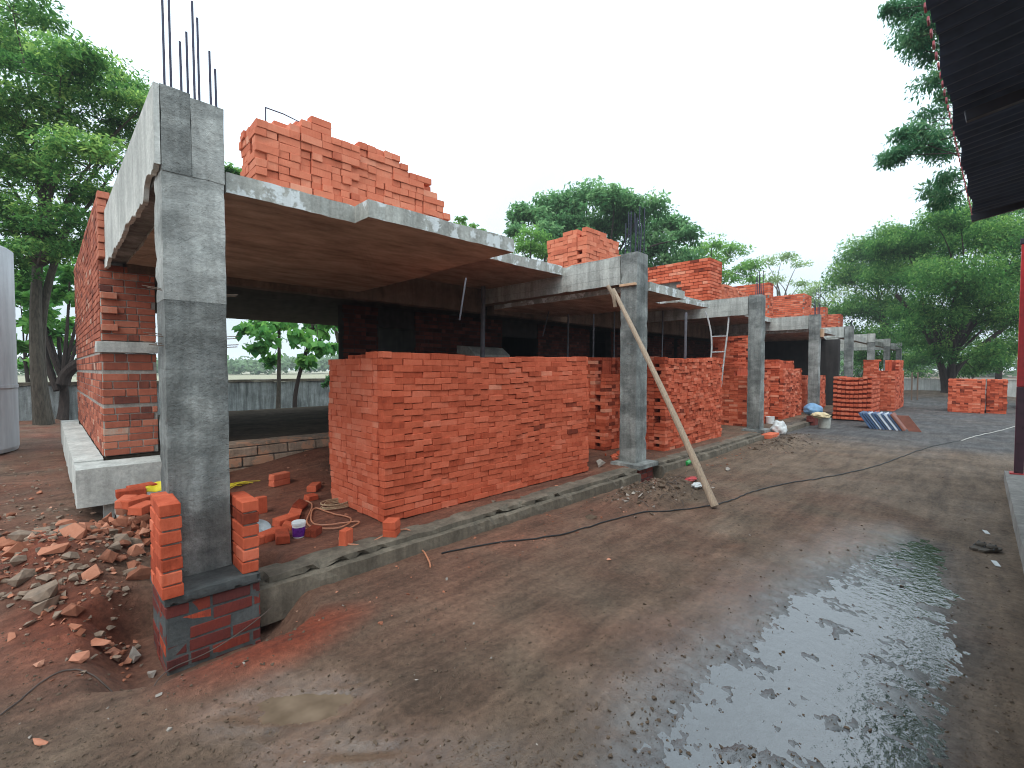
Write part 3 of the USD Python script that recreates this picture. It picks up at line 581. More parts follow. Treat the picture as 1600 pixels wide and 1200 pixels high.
# slabs
def slab(poly, z0, z1, lab=None, seed=0):
    m_ = Polygon(poly); pts = []
    ring = m_.exterior; r_ = np.random.default_rng(seed); c_ = np.array(ring.coords); pl = []
    for p, q in zip(c_[:-1], c_[1:]):
        n = max(1, int(np.linalg.norm(q - p) / .07)); pl += [p + (q - p) * k / n + r_.normal(0, .0035, 2) for k in range(n)]
    V, F = prism(pl, z0, z1); V = np.asarray(V); V[:, 2] += (meshkit.fbm(V * [1.5, 1.5, 0] + [0, 0, 3], 2, seed) - .5) * .022 + (meshkit.fbm(V * 14, 2, seed + 5) - .5) * .012
    return bd.part('slab', (V, F), 'concrete_slab', label=lab)
MB, MT = 3.27, 3.425                                # the main slab lies higher than the canopies in front of it
slab([(.716, 3.99), (.93, 3.99), (.93, 3.755), (1.88, 3.755), (1.88, 3.52), (3.55, 3.52), (3.55, 5.0), (3.60, 5.2), (3.60, 7.14), (.716, 7.14)], SB, ST, 'jutting front canopy slab with stepped edge by the corner column', 1)
slab([(3.3, 5.07), (6.375, 5.14), (6.375, 7.14), (3.3, 7.14)], MB, MT, 'higher main slab left of the second column beam', 2)
bd.part('beam', rough(3.62, 3.758, 5.3, 7.13, ST + .005, MB - .004, .15, .005, 51), 'concrete_beam_plain')
slab([(6.80, 3.72), (8.06, 3.72), (8.06, 4.3), (8.74, 4.3), (8.74, 7.14), (6.62, 7.14), (6.62, 4.0), (6.8, 4.0)], SB, ST, 'canopy slab right of the second column', 3)
slab([(8.745, 5.08), (12.07, 5.12), (12.07, 7.14), (8.745, 7.14)], MB, MT, None, 4)
slab([(8.22, 3.90), (9.45, 3.86), (9.45, 4.32), (8.22, 4.28)], SB - .01, SB + .07, 'thin canopy slab between second and third columns', 7)
slab([(12.33, 5.06), (17.74, 5.12), (17.74, 7.14), (12.33, 7.14)], MB, MT, None, 5)
slab([(18.14, 3.75), (20.6, 3.75), (20.6, 4.2), (23.38, 4.6), (23.38, 7.14), (18.0, 7.14), (18.0, 4.0), (18.14, 4.0)], SB, ST, None, 6)
for x0, x1 in ((.716, 6.375), (6.62, 12.07), (12.33, 17.74), (18.0, 23.38)):
    bd.part('slab', rough(x0, x1, 7.38, 13.1, SB + .005, ST, .5, .004, int(x0)), 'slab_shade_tone')
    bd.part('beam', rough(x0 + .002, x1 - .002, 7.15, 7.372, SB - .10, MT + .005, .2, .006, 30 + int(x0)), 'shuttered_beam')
# end wall of brick: long side looks left, short side looks at the road
EW0, EW1, WY, FLOOR = .47, .98, 7.2, .63
rng = np.random.default_rng(23)
segs = [(FLOOR + .0, 1.20), (1.235, 1.60), (1.635, 1.835), (1.985, 2.87)]
wall = bd.part('end_wall', join([bx(EW0 + .004, EW1, WY + .004, WY + .235, FLOOR, 1.84), bx(EW0 + .004, EW1, WY + .004, WY + .235, 1.985, 2.86), bx(EW0 + .004, EW0 + .235, WY + .236, 13.0, FLOOR, 3.62)]), 'mortar_pale', label='short brick end wall with grooves and a pale sill band')
B = []
for a, b in segs: B += face_bricks('y', WY, -1, EW0, EW1, a, b, rng, .083, .235)
for a, b in segs[:3] + [(1.86, 3.66)]: B += face_bricks('x', EW0, -1, WY + .06, 13.0, a, b, rng, .083, .235)
for k, zt in enumerate((2.10, 2.30, 2.47)): B.append((*bx(EW0 + .004, EW0 + .15, WY - .055, WY + .02, zt, zt + .072, .005, .85), 1.))      # toothing bricks
for k, zt in enumerate(np.arange(2.93, 3.6, .083)): B.append((*bx(EW0 - .008, EW0 + .10 - .03 * (k % 2), WY - .12 + .02 * (k % 2), WY + .058, zt, zt + .074, .005, .75), 1.))
lay(bd, B, 'brick_old', wall, limit=300)
bd.part('sill_band', rough(EW0 - .05, EW1 + .02, WY - .06, WY + .24, 1.845, 1.98, .1, .005, 8), 'concrete_plinth', wall)
# plinth, low retaining wall, floors
bd.part('plinth_beam', rough(.20, 1.45, 6.62, 7.12, .19, .60, .12, .008, 9), 'concrete_plinth', label='pale concrete plinth beam under the end wall')
bd.part('plinth_beam', rough(.20, .465, 7.125, 13.1, .19, .62, .2, .008, 10), 'concrete_plinth')
bd.part('floor', rough(.475, 23.3, 7.23, 13.05, .30, .628, .6, .01, 12), 'floor_screed')
bd.part('floor_edge', rough(1.46, 6.1, 7.0, 7.36, .602, .648, .10, .010, 44, 5.0), 'block_masonry')
rw = bd.part('retaining_wall', rough(1.455, 23.3, 7.02, 7.225, -.05, .60, .25, .008, 13), 'mortar', label='low block wall holding the raised floor')
rng = np.random.default_rng(31)
for a, b, c, d, tn in courses(1.46, 8.0, .06, .60, .135, .40, rng, 'run', .014):
    bd.part('block', cbox(((a + b) / 2, 7.03 - rng.uniform(.012, .02), (c + d) / 2), (b - a, .05, d - c), .01, None, .003, rng), 'block_masonry', rw)
bd.part('post', rough(.42, .52, 6.75, 6.86, -.05, .185, .06, .004, 14), 'concrete_plinth', label='short stub post under the plinth beam')
# inner walls, brick and mortar coloured nearly black to carry the room shade
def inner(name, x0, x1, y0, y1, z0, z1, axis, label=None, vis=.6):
    w_ = bd.part(name, bx(x0, x1, y0, y1, z0, z1), 'mortar_shade_tone', label=label)
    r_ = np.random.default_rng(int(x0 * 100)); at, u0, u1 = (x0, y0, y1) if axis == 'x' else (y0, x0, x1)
    lay(bd, face_bricks(axis, at, -1, u0, u1, z0, z1, r_, .085, .235, vis=vis), 'brick_shade_tone', w_, limit=160, minpx=8)
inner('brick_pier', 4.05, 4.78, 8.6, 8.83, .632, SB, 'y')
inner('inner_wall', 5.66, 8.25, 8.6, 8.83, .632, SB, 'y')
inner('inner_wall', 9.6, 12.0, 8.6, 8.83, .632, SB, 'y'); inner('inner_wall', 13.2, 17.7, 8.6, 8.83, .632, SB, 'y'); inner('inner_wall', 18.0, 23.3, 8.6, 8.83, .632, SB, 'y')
bd.part('lintel_wall', bx(4.79, 5.65, 8.62, 8.80, 2.5, SB), 'mortar_shade_tone'); bd.part('lintel_wall', bx(8.26, 9.59, 8.62, 8.80, 2.5, SB), 'mortar_shade_tone')
bd.part('cross_wall', bx(6.15, 6.38, 8.84, 12.95, .632, SB), 'mortar_shade_tone'); bd.part('back_wall', bx(6.39, 23.3, 12.7, 12.95, .632, SB), 'mortar_shade_tone')
bd.part('cross_wall', bx(23.05, 23.35, 4.10, 12.69, .1, SB), 'mortar_shade_tone'); bd.part('cross_wall', bx(12.02, 12.3, 8.84, 12.69, .632, SB), 'mortar_shade_tone')
a = AY(735, 545, 8.1); b = AY(790, 545, 8.1)
bd.part('sunshade', prism([(8.59, 2.02), (7.95, 1.93), (7.95, 1.98), (8.2, 2.16), (8.59, 2.2)], a[0], b[0], 'x'), 'concrete_plinth', label='small sloped concrete ledge on the inner brick wall')
# kerb along the veranda
def kerb(x0, x1, seed):
    k_ = bd.part('kerb', rough(x0, x1, 3.50, 3.735, -.15, .112, .07 if x0 < 8 else .2, .012, seed, 4.0), 'concrete_kerb')
kerb(1.02, 6.22, 15); kerb(6.86, 11.9, 16); kerb(12.6, 23.3, 17)
bd.part('kerb_cap', rough(1.05, 6.2, 3.565, 3.80, .110, .165, .06, .014, 18, 5.0), 'concrete_kerb'); bd.part('kerb_cap', rough(6.9, 11.85, 3.58, 3.80, .110, .16, .07, .012, 19, 5.0), 'concrete_kerb')
# corner footing of wet brick
rng = np.random.default_rng(41)
f0 = bd.part('brick_footing', bx(.486, 1.01, 3.452, 3.94, -.42, .205, .008), 'mortar_wet', label='wet dark brick footing of the corner column in its pit')
lay(bd, face_bricks('y', 3.452, -1, .486, 1.01, -.28, .205, rng, .081, .235, .0008) + face_bricks('x', .486, -1, 3.46, 3.94, -.28, .205, rng, .081, .235, .0008), 'brick_wet', f0)
bd.part('mortar_bed', rough(.475, 1.02, 3.43, 3.96, .207, .270, .03, .010, 20, 9.0), 'mortar_wet', f0)
rng = np.random.default_rng(43)
def pier(xa, xb, ya, yb, n, lab):
    pr = bd.part('brick_pier', bx(xa + .012, xb - .012, ya + .012, yb - .012, .268, .255 + n * .083), 'mortar', label=lab)
    for k in range(n):
        z = .272 + k * .083
        for (p, q) in (((ya, ya + (yb - ya) * .46), (ya + (yb - ya) * .48, yb)) if k % 2 else ((ya, ya + (yb - ya) * .70), (ya + (yb - ya) * .72, yb))):
            bd.part('brick', cbox(((xa + xb) / 2 + rng.normal(0, .003), (p + q) / 2, z + .037), (xb - xa, q - p, .073), .005, rotz(rng.normal(0, .012)), .0012, rng, np.clip(rng.normal(.36, .16), 0, 1)), 'brick', pr)
pier(.462, .570, 3.40, 3.80, 7, 'fresh brick pier on the left flank of the corner column'); pier(.915, 1.015, 3.46, 3.80, 6, 'fresh brick pier on the right flank of the corner column')
# parapet walls on the roof, mortared
def parapet(x0, x1, y0, y1, z0, z1, holes=(), lab=None, th=.23):
    r_ = np.random.default_rng(int(x0 * 10 + y0 * 7)); w_ = bd.part('parapet_wall', join([bx(x0 + .004, x1 - .004, y0 + .004, y1, z0, z1)]) if not holes else join([bx(x0 + .1, x1 - .004, y0 + .1, y1, z0, z1)]), 'mortar', label=lab)
    lay(bd, face_bricks('x', x0, -1, y0 + .05, y1, z0, z1, r_, .085, .235, .012, .10, 'run', holes) + face_bricks('y', y0, -1, x0, x1, z0, z1, r_, .085, .235, .012, .10, 'run'), 'brick', w_, limit=260, minpx=7)
    return w_
parapet(12.12, 12.9, 4.95, 8.2, 3.43, 4.52, ((5.75, 7.35, 3.6, 4.05),), 'brick parapet wall with a recessed panel above the third column')
parapet(17.8, 18.2, 5.2, 9.2, 3.43, 4.66, (), 'brick parapet wall above the fourth column')
parapet(23.42, 24.6, 5.45, 7.6, 3.43, 4.95, (), 'tall brick parapet block beyond the fourth column'); parapet(27.0, 27.6, 5.4, 7.6, 3.43, 4.7); parapet(31.5, 32.4, 5.6, 7.0, 3.43, 4.75)

# ------------------------------------------------------------------ brick stacks on the ground
def big_top(x, y): return 1.79 - (.07 if x < 2.5 and y > 4.3 else 0)
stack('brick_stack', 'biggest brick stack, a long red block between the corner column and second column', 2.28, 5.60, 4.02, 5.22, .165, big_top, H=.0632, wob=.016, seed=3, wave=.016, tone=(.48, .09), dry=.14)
def pyr(x, y): return 1.58 + (.30 if abs(y - 5.2) < .24 else .16 if abs(y - 5.2) < .36 else 0)
stack('brick_stack', 'brick stack with small pyramid top squeezed behind the second column', 7.20, 7.88, 4.80, 5.75, .16, pyr, wob=.022, seed=4, front='mix', limit=140)
stack('brick_stack', 'brick stack right behind the leaning pole, with ragged sloping courses', 7.96, 10.62, 4.02, 5.3, .15, lambda x, y: 1.86, wob=.034, seed=5, wave=.026, tone=(.46, .17), front='mix')
stack('brick_stack', 'smooth brick stack left of the third column with stepped top', 12.9, 14.35, 4.15, 5.25, .15, lambda x, y: 1.50 + (.27 if y > 4.55 else 0), wob=.014, seed=6, side='mix')
stack('brick_stack', 'tall ragged stack of long bricks rising behind the ladder and third column', 14.42, 15.3, 4.58, 5.8, .15, 2.66, wob=.04, seed=16, side='stretch', front='mix', limit=120)
stack('brick_stack', 'two-step brick stack between third and fourth columns', 15.5, 17.6, 4.12, 5.2, .15, lambda x, y: 1.66 + (.28 if abs(y - 4.55) < .25 else .14 if abs(y - 4.55) < .4 else 0), wob=.03, seed=7, wave=.02, limit=160)
stack('brick_stack', 'low brick stack just behind the fourth column base', 18.6, 21.6, 4.25, 5.2, .15, 1.40, wob=.02, seed=8, limit=100)
t_ = Thing('brick_stack', 'bowed brick stack with deep shadow grooves between courses, beside the leaning sheets', 'brick stack', (19, 2.9, 0)); rb = np.random.default_rng(77); B = []
nb = 9; hb_ = 1.26 / nb
for c in range(nb):                     # pairs of courses with a set-back course between, sagging in the middle
    z = .03 + c * hb_
    for y in np.arange(2.36, 3.36, .112):
        sagz = .075 * ((y - 2.86) / .5) ** 2 * (c / nb)
        B.append((*cbox((18.28 + .03 * rb.random(), y + .055, z + sagz + .045), (.24, .108, .085), .012, rotz(rb.normal(0, .02)), .002, rb, np.clip(rb.normal(.55, .12), 0, 1)), 1.))
        B.append((*cbox((18.36, y + .055, z + sagz + .113), (.2, .108, .045), .006, None, .002, rb, .3), .3))
    for x in np.arange(18.42, 19.9, .23): B.append((*cbox((x + .115, 2.42, z + .05), (.226, .11, .092), .012, rotz(rb.normal(0, .02)), .002, rb, np.clip(rb.normal(.5, .15), 0, 1)), .8)); B.append((*cbox((x + .115, 2.44, z + .117), (.22, .1, .04), .006, None, .002, rb, .3), .3))
for x in np.arange(18.2, 19.8, .232):
    for y in np.arange(2.36, 3.36, .112): B.append((*cbox((x + .115, y + .055, 1.30 + .075 * ((y - 2.86) / .5) ** 2 + .03), (.226, .108, .06), .006, rotz(rb.normal(0, .03)), .002, rb, np.clip(rb.normal(.55, .15), 0, 1)), .6))
lay(t_, B, 'brick', limit=150, minpx=7, extra=[bx(18.46, 19.85, 2.5, 3.3, .01, 1.28)])
stack('brick_stack', 'rough brick stack with two raised blocks behind the bowed stack', 23.5, 26.6, 2.33, 3.35, 0.0, lambda x, y: 1.62 + (.42 if (x < 23.95 and 2.85 < y < 3.3) or (24.6 < x < 26.3 and y < 2.8) else 0), wob=.02, seed=9, limit=120)
stack('brick_stack', 'flat-topped brick stack at far right in front of the spreading tree', 24.55, 26.2, -.17, .84, 0.0, 1.30, wob=.012, seed=10, limit=160)
stack('brick_stack', 'narrow brick stack immediately right of the flat-topped far stack', 24.85, 26.2, -.74, -.21, 0.0, 1.30, wob=.02, seed=12, limit=60, tone=(.3, .2))
stack('brick_stack', 'dark ragged brick stack next to the red post', 27.5, 29.0, -1.9, -1.15, 0.0, lambda x, y: 1.55 - .35 * (y < -1.5), wob=.03, seed=13, limit=60, tone=(.25, .2))
# ------------------------------------------------------------------ piles on the roof
def roof_a(x, y):
    z = 3.80 + .10 * (x > 1.60) + .10 * (1.62 < x < 1.95) - .05 * (x > 2.0) + .03 * (2.25 < x < 2.8) - .09 * (x > 2.95) - .12 * (x > 3.14) - .14 * (x > 3.28) - .16 * (x > 3.42)
    return z - .12 * (y > 4.9)
stack('roof_brick_pile', 'large ragged brick pile on the nearest roof slab', 1.30, 3.56, 4.36, 4.80, ST + .012, roof_a, H=.066, L=.190, W=.093, wob=.026, seam=.016, matname='brick_dry', seed=21, front='mix', side='mix', tone=(.5, .12))
stack('roof_brick_pile', 'smaller stepped brick pile on the roof left of the second column bars', 6.9, 8.7, 5.02, 5.95, ST + .012, lambda x, y: 4.24 - .10 * (x > 7.55) - .24 * (x > 8.0) - .08 * (y > 5.6), H=.077, L=.215, W=.104, wob=.022, matname='brick_dry', seed=22, front='mix', tone=(.44, .15))
stack('roof_brick_pile', 'tumbled brick pile on the roof just right of the recessed parapet', 13.6, 15.4, 5.12, 6.0, 3.437, lambda x, y: 4.06 - .14 * (y > 5.5) - .1 * (x > 14.6), H=.077, wob=.03, matname='brick_dry', seed=23, front='mix', limit=120)
# iron hoop sticking out of the large roof pile
a, b, c_ = P(415, 186, 4.05), P(415, 168, 4.05), P(467, 190, 4.6)
solo('bent_rod', tube([a - [0, 0, .25], a, b, b + (c_ - b) * .5 + [0, 0, .01], c_, c_ - [0, 0, .2]], .006, 6), 'rebar_steel', 'thin bent iron rod poking from the top of the large roof brick pile', 'rod')

# ------------------------------------------------------------------ loose bricks
def loose(px, py, z, label, rz=0., tilt=0., size=(.225, .108, .072), tone=.55, group=None, mt='brick', up=0.0, name='loose_brick'):
    p = G(px, py, z); rr_ = np.random.default_rng(int(px * 7 + py)); zz = on(p[0], p[1]) if z < .4 else z
    solo(name, cbox((p[0], p[1], zz + size[2] / 2 + up), size, .006, rotz(rz) @ rotx(tilt), .0022, rr_, max(tone - .2, .05)), mt, label, 'brick', group)
loose(437, 760, .2, 'lower of two pale bricks stacked on the veranda soil', .3, tone=.8); loose(437, 760, .2, 'upper of two pale bricks stacked on the veranda soil', .32, tone=.85, up=.075)
loose(491, 762, .2, 'pale brick right of the two stacked pale bricks', .9, tone=.7); loose(486, 776, .2, 'brick fragment below the lone pale brick', .2, .1, (.12, .1, .06), .5)
loose(460, 802, .2, 'orange brick tilted over others, behind the purple bucket', 1.1, .3, tone=.75); loose(447, 812, .19, 'long red brick lying flat behind the purple bucket', .35, .12, tone=.6)
loose(468, 790, .2, 'dark old brick leaning behind the purple bucket', .9, .5, tone=.1); loose(425, 835, .19, 'red brick left of the purple bucket', .4, .05, tone=.5); loose(441, 838, .19, 'dusty brick almost touching the purple bucket', 1.3, .05, tone=.35)
loose(410, 842, .18, 'red brick beside the right brick pier', .2, .08, tone=.6); loose(490, 830, .19, 'brown broken brick right of the purple bucket', .7, .1, (.13, .1, .07), .15)
loose(541, 848, .17, 'brick standing on end near the kerb', .5, 0, (.108, .075, .135), .62); loose(450, 818, .2, 'small broken red brick lump behind the purple bucket', 1.0, .4, (.1, .09, .06), .7)
loose(408, 795, .2, 'brick on the ground right of the right pier, upright', .2, 0, (.1, .075, .17), .65); loose(612, 834, .17, 'lower of two bricks at the front corner of the biggest stack', .75, 0, (.15, .12, .075), .5); loose(612, 834, .17, 'upper of two bricks at the front corner of the biggest stack', .7, 0, (.14, .12, .072), .6, up=.076)
for k, (px, py, lab) in enumerate(((205, 775, 'brick on the spill heap nearest the plinth beam'), (222, 768, 'brick under the yellow sheet behind the left pier'), (212, 790, 'brick sunk in orange dust behind the left pier'), (224, 800, 'pale brick tipped in orange dust beside the left pier'), (198, 790, 'grey dusted brick at the top of the leaning slab'))):
    loose(px, py, .42, lab, .3 * k, .1, tone=.4 + .1 * k)
# a heap that carries those bricks, and the rubble left of the footing
rr_ = np.random.default_rng(91); pile = []
c0 = G(214, 800, .3)
for k in range(150):
    p = c0[:2] + rr_.normal(0, 1, 2) * (.16, .24); h = .38 * math.exp(-((p[0] - c0[0]) / .26) ** 2 - ((p[1] - c0[1]) / .40) ** 2)
    pile.append(chunk((p[0], p[1], on(p[0], p[1]) + h * rr_.uniform(.3, 1.0)), rr_.uniform(.03, .075, 3), rr_, 10, np.clip(rr_.normal(.5, .2), 0, 1)))
solo('brick_rubble', join(pile), 'brick_dusty', 'heap of orange brick rubble behind the left brick pier', 'rubble', kind='stuff')
mix_b, mix_s = [], []
for k in range(700):                       # small broken pieces, too many to count
    px, py = rr_.normal(110, 75), rr_.normal(880, 55); p = G(px, py, .1)
    if p[0] > .40 and p[1] < 4.4: continue
    s = min(rr_.lognormal(-3.9, .5), .05); q = chunk((p[0], p[1], on(p[0], p[1]) + s * .3), (s, s * rr_.uniform(.6, 1), s * rr_.uniform(.35, .7)), rr_, 9, np.clip(rr_.normal(.45, .25), 0, 1))
    (mix_b if rr_.random() < .6 else mix_s).append(q)
for k in range(500):
    px, py = rr_.uniform(0, 240), rr_.uniform(700, 960); p = G(px, py, .1)
    if p[0] > .40 and p[1] < 4.4 or p[1] > 12 or (p[0] > .15 and p[1] > 6.5): continue
    s = min(rr_.lognormal(-4.0, .55), .05); mix_s.append(chunk((p[0], p[1], on(p[0], p[1]) + s * .3), (s, s * .8, s * .5), rr_, 9))
solo('brick_chips', join(mix_b), 'brick_dusty', 'scatter of small broken brick pieces left of the footing', 'rubble', kind='stuff')
solo('rubble_stones', join(mix_s), 'stone_grey', 'scatter of small stones and mortar crumbs left of the footing', 'rubble', kind='stuff')
for k in range(900):                      # crumbs trodden out of the veranda into the yard
    x, y = rr_.uniform(1.1, 11), (rr_.uniform(3.8, 6.8) if k % 3 else 3.45 - abs(rr_.normal(0, .45)))
    s = min(.004 + rr_.exponential(.007), .03); mix_b.append(chunk((x, y, on(x, y) + s * .2), (s, s * .8, s * .5), rr_, 8, np.clip(rr_.normal(.3, .25), 0, 1)))
solo('brick_crumbs', join(mix_b[-900:]), 'brick_dusty', 'brick crumbs over the veranda floor and along the kerb', 'rubble', kind='stuff')
for k in range(64):
    px, py = rr_.uniform(-10, 225), rr_.normal(868, 36); p = G(px, py, .12)
    if p[0] > .36 and p[1] < 4.4: continue
    s = rr_.uniform(.05, .13); solo('broken_brick', chunk((p[0], p[1], on(p[0], p[1]) + s * .3), (s, s * .75, s * .6), rr_, 13, np.clip(rr_.normal(.5, .2), 0, 1)), 'brick_dusty' if k % 3 else 'stone_grey',
        'jagged lump of dusty red brick in the rubble bank left of the corner column' if k % 3 else 'grey lump of mortar or stone in the rubble bank left of the corner column', 'rubble', 'red brick lumps in the rubble bank' if k % 3 else 'grey lumps in the rubble bank')
for px, py, s, lab in ((355, 435 + 0, 0, ''),):
    pass
def lump(px, py, z, size, mt, lab, cat='stone', n=10, tone=.5):
    p = G(px, py, z); r_ = np.random.default_rng(int(px + py)); solo('stone' if cat == 'stone' else 'broken_brick', chunk((p[0], p[1], on(p[0], p[1]) + size[2] * .4), size, r_, n, tone), mt, lab, cat)
lump(350, 446 + 560, -.2, (.06, .05, .05), 'stone_grey', 'roundish grey stone against the foot of the wet brick footing') if False else None
lump(62, 1160, 0, (.05, .022, .016), 'brick_dusty', 'flat red brick shard lying alone at lower left', 'brick shard', tone=.55)
lump(247, 1090, 0, (.022, .018, .012), 'stone_pale', 'white pebble below the wet brick footing'); lump(266, 1139, 0, (.016, .016, .014), 'stone_pale', 'white pebble at the left end of the milky puddle'); lump(48, 1150, 0, (.014, .012, .01), 'stone_pale', 'tiny white pebble above the lone red shard')
lump(14, 1012, .02, (.045, .035, .03), 'brick_dusty', 'red brick shard at the left edge of the photo', 'brick shard', tone=.6); lump(215, 1010, -.15, (.09, .07, .055), 'stone_pale', 'pale broken block wedged in the pit left of the footing'); lump(205, 1030, -.2, (.07, .06, .05), 'brick_dusty', 'orange brick lump low in the pit left of the footing', 'brick shard', tone=.6)
lump(235, 1052, -.2, (.04, .035, .03), 'stone_pale', 'pale rounded stone at the bottom corner of the footing'); lump(150, 1000, 0, (.08, .06, .035), 'brick_dusty', 'red brick lump on the rim of the pit', 'brick shard', tone=.5)
lump(698, 906, 0, (.018, .014, .016), 'stone_pale', 'white pebble alone on the earth in front of the biggest stack'); lump(610, 1069, 0, (.012, .012, .01), 'soil_clod', 'dark clod right of the milky puddle', 'clod') ; lump(740, 975, 0, (.016, .012, .010), 'stone_pale', 'small tan stone in the middle of the yard')
lump(1137, 735, 0, (.09, .05, .045), 'stone_pale', 'yellowish crumpled lump beyond the leaning pole', 'clod'); lump(772, 783, .18, (.035, .03, .03), 'stone_grey', 'grey stone on the kerb before the biggest stack'); lump(937, 728, .17, (.09, .06, .10), 'stone_pale', 'pale broken block at the right end of the biggest stack'); lump(1016, 683 + 1, .2, (.06, .05, .05), 'stone_grey', 'small stone behind the second column pad')
p = G(965, 712, .18)
for k in range(9): q = p + np.array([rr_.normal(0, .22), rr_.normal(0, .15), 0]); s = rr_.uniform(.05, .11); solo('broken_brick', chunk((q[0], q[1], on(q[0], q[1]) + s * .3), (s, s * .7, s * .6), rr_, 10, rr_.uniform(.2, .7)), 'brick', 'brick lump in the gap between the biggest stack and the second column', 'rubble', 'brick lumps left of the second column')
# gravel and clods all over the yard
sto, clod = [], []
for k in range(9000):
    px, py = rr_.uniform(-30, 1590), 640 + 560 * rr_.random() ** .7
    p = G(px, py, 0); 
    if p[1] > 3.4 and p[0] > .3 or p[0] > 16 or p[1] < -.2: continue
    s = min(.0025 + rr_.exponential(.0032), .018); g = chunk((p[0], p[1], on(p[0], p[1]) + s * .2), (s, s * .8, s * .6), rr_, 7)
    (sto if rr_.random() < .015 else clod).append(g)
for k in range(900):                      # heap at the second column and debris by the third
    if k % 3: x, y = 5.65 + rr_.normal(0, .45), 2.98 + rr_.normal(0, .2)
    else: x, y = 11.5 + rr_.normal(0, .9), 3.0 + rr_.normal(0, .22)
    if y > 3.45: continue
    s = .008 + rr_.exponential(.012); (sto if rr_.random() < .12 else clod).append(chunk((x, y, on(x, y) + s * .2), (s, s * .8, s * .6), rr_, 8))
solo('gravel', join(sto), 'stone_pale', 'pale grit strewn over the yard', 'gravel', kind='stuff'); solo('soil_crumbs', join(clod), 'soil_clod', 'dark earth crumbs strewn over the yard', 'soil', kind='stuff')
tw = []
for k in range(70):
    if k % 2: x, y = 5.7 + rr_.normal(0, .5), 2.95 + rr_.normal(0, .2)
    else: x, y = 11.4 + rr_.normal(0, 1.0), 2.95 + rr_.normal(0, .3)
    if y > 3.4: continue
    a = rr_.uniform(0, 3.14); l = rr_.uniform(.03, .13); tw.append(tube([(x - l * math.cos(a), y - l * math.sin(a), on(x - l * math.cos(a), y - l * math.sin(a)) + .012), (x, y, on(x, y) + .02 + rr_.random() * .02), (x + l * math.cos(a + .2), y + l * math.sin(a + .2), on(x + l * math.cos(a + .2), y + l * math.sin(a + .2)) + .012)], rr_.uniform(.002, .005), 5))
solo('twigs', join(tw), 'dark_wood', 'twigs and straw on the earth heaps by the columns', 'twigs', kind='stuff')

# ------------------------------------------------------------------ things lying about
# slab leaning on the plinth, hoop half buried
a, b = G(188, 790, .32), G(212, 893, .03)
d_ = (b - a) / np.linalg.norm(b - a); s_ = np.cross(d_, [0, 0, 1.]); s_ /= np.linalg.norm(s_); u_ = np.cross(s_, d_)
R_ = np.stack([s_, d_, u_], 1); L_ = np.linalg.norm(b - a)
V, F = rough(-.08, .05, 0, L_, -.05, 0, .06, .005, 3); solo('leaning_slab', (V @ R_.T + a, F), 'stone_pale', 'long pale slab sloping from the plinth beam down to the rubble', 'slab')
c0 = G(75, 880, .08); ang = np.linspace(0, math.pi * 1.05, 24); nrm = np.array([.55, .83, 0])
solo('half_buried_ring', tube([c0 + .19 * (np.cos(t) * np.array([.83, -.55, 0]) + np.sin(t) * np.array([.1, .1, .95])) + [0, 0, -.03] for t in ang], .014, 8), 'rust_sheet', 'brown ring half buried in the rubble heap', 'ring')
# yellow sheet and yellow ties
a = G(238, 763, .45); rg = np.random.default_rng(3); n_ = 14; U_, W_ = np.meshgrid(np.linspace(-.5, .5, n_), np.linspace(-.5, .5, n_), indexing='ij')
def cloth(c, ax, ay, sx, sy, amp, seed, thick=.004):
    ax, ay = np.asarray(ax, float), np.asarray(ay, float); ax /= np.linalg.norm(ax); ay /= np.linalg.norm(ay); nz = np.cross(ax, ay)
    pts = np.asarray(c) + U_.ravel()[:, None] * ax * sx + W_.ravel()[:, None] * ay * sy
    f = (meshkit.fbm(pts * 9, 3, seed) - .5) * amp; top_ = pts + (f[:, None] + .0) * nz; bot = top_ - nz * thick
    i, j = np.meshgrid(np.arange(n_ - 1), np.arange(n_ - 1), indexing='ij'); k = (i * n_ + j).ravel(); q = np.stack([k, k + n_, k + n_ + 1, k + 1], 1); N = n_ * n_
    e = [k_ for k_ in range(n_)]; ring = e + [k_ * n_ + n_ - 1 for k_ in range(1, n_)] + [N - 1 - k_ for k_ in range(1, n_)] + [(n_ - 1 - k_) * n_ for k_ in range(1, n_ - 1)]
    side = np.array([[ring[m], ring[(m + 1) % len(ring)], ring[(m + 1) % len(ring)] + N, ring[m] + N] for m in range(len(ring))])
    return np.vstack([top_, bot]), np.vstack([q, q[:, ::-1] + N, side])
solo('yellow_sheet', cloth(a + [.02, 0, .02], (1, .1, .1), (-.1, 1, .25), .26, .22, .08, 5), 'yellow_plastic', 'crumpled yellow plastic sheet behind the left brick pier', 'plastic sheet', smooth=True)
p = G(372, 752, .3); ties = []
for k in range(9):
    q = p + [rr_.normal(0, .05), rr_.normal(0, .04), .0]; zz = on(q[0], q[1]) + .02; l = rr_.uniform(.10, .2); t = rr_.normal(0.1, .25); ties.append(tube([q * [1, 1, 0] + [-l * math.cos(t), -l * math.sin(t), zz], q * [1, 1, 0] + [0, 0, zz + .03], q * [1, 1, 0] + [l * math.cos(t + .3), l * math.sin(t + .3), zz]], .005, 5))
solo('yellow_ties', join(ties), 'yellow_plastic', 'bundle of yellow plastic ties on the soil right of the corner column', 'plastic ties')
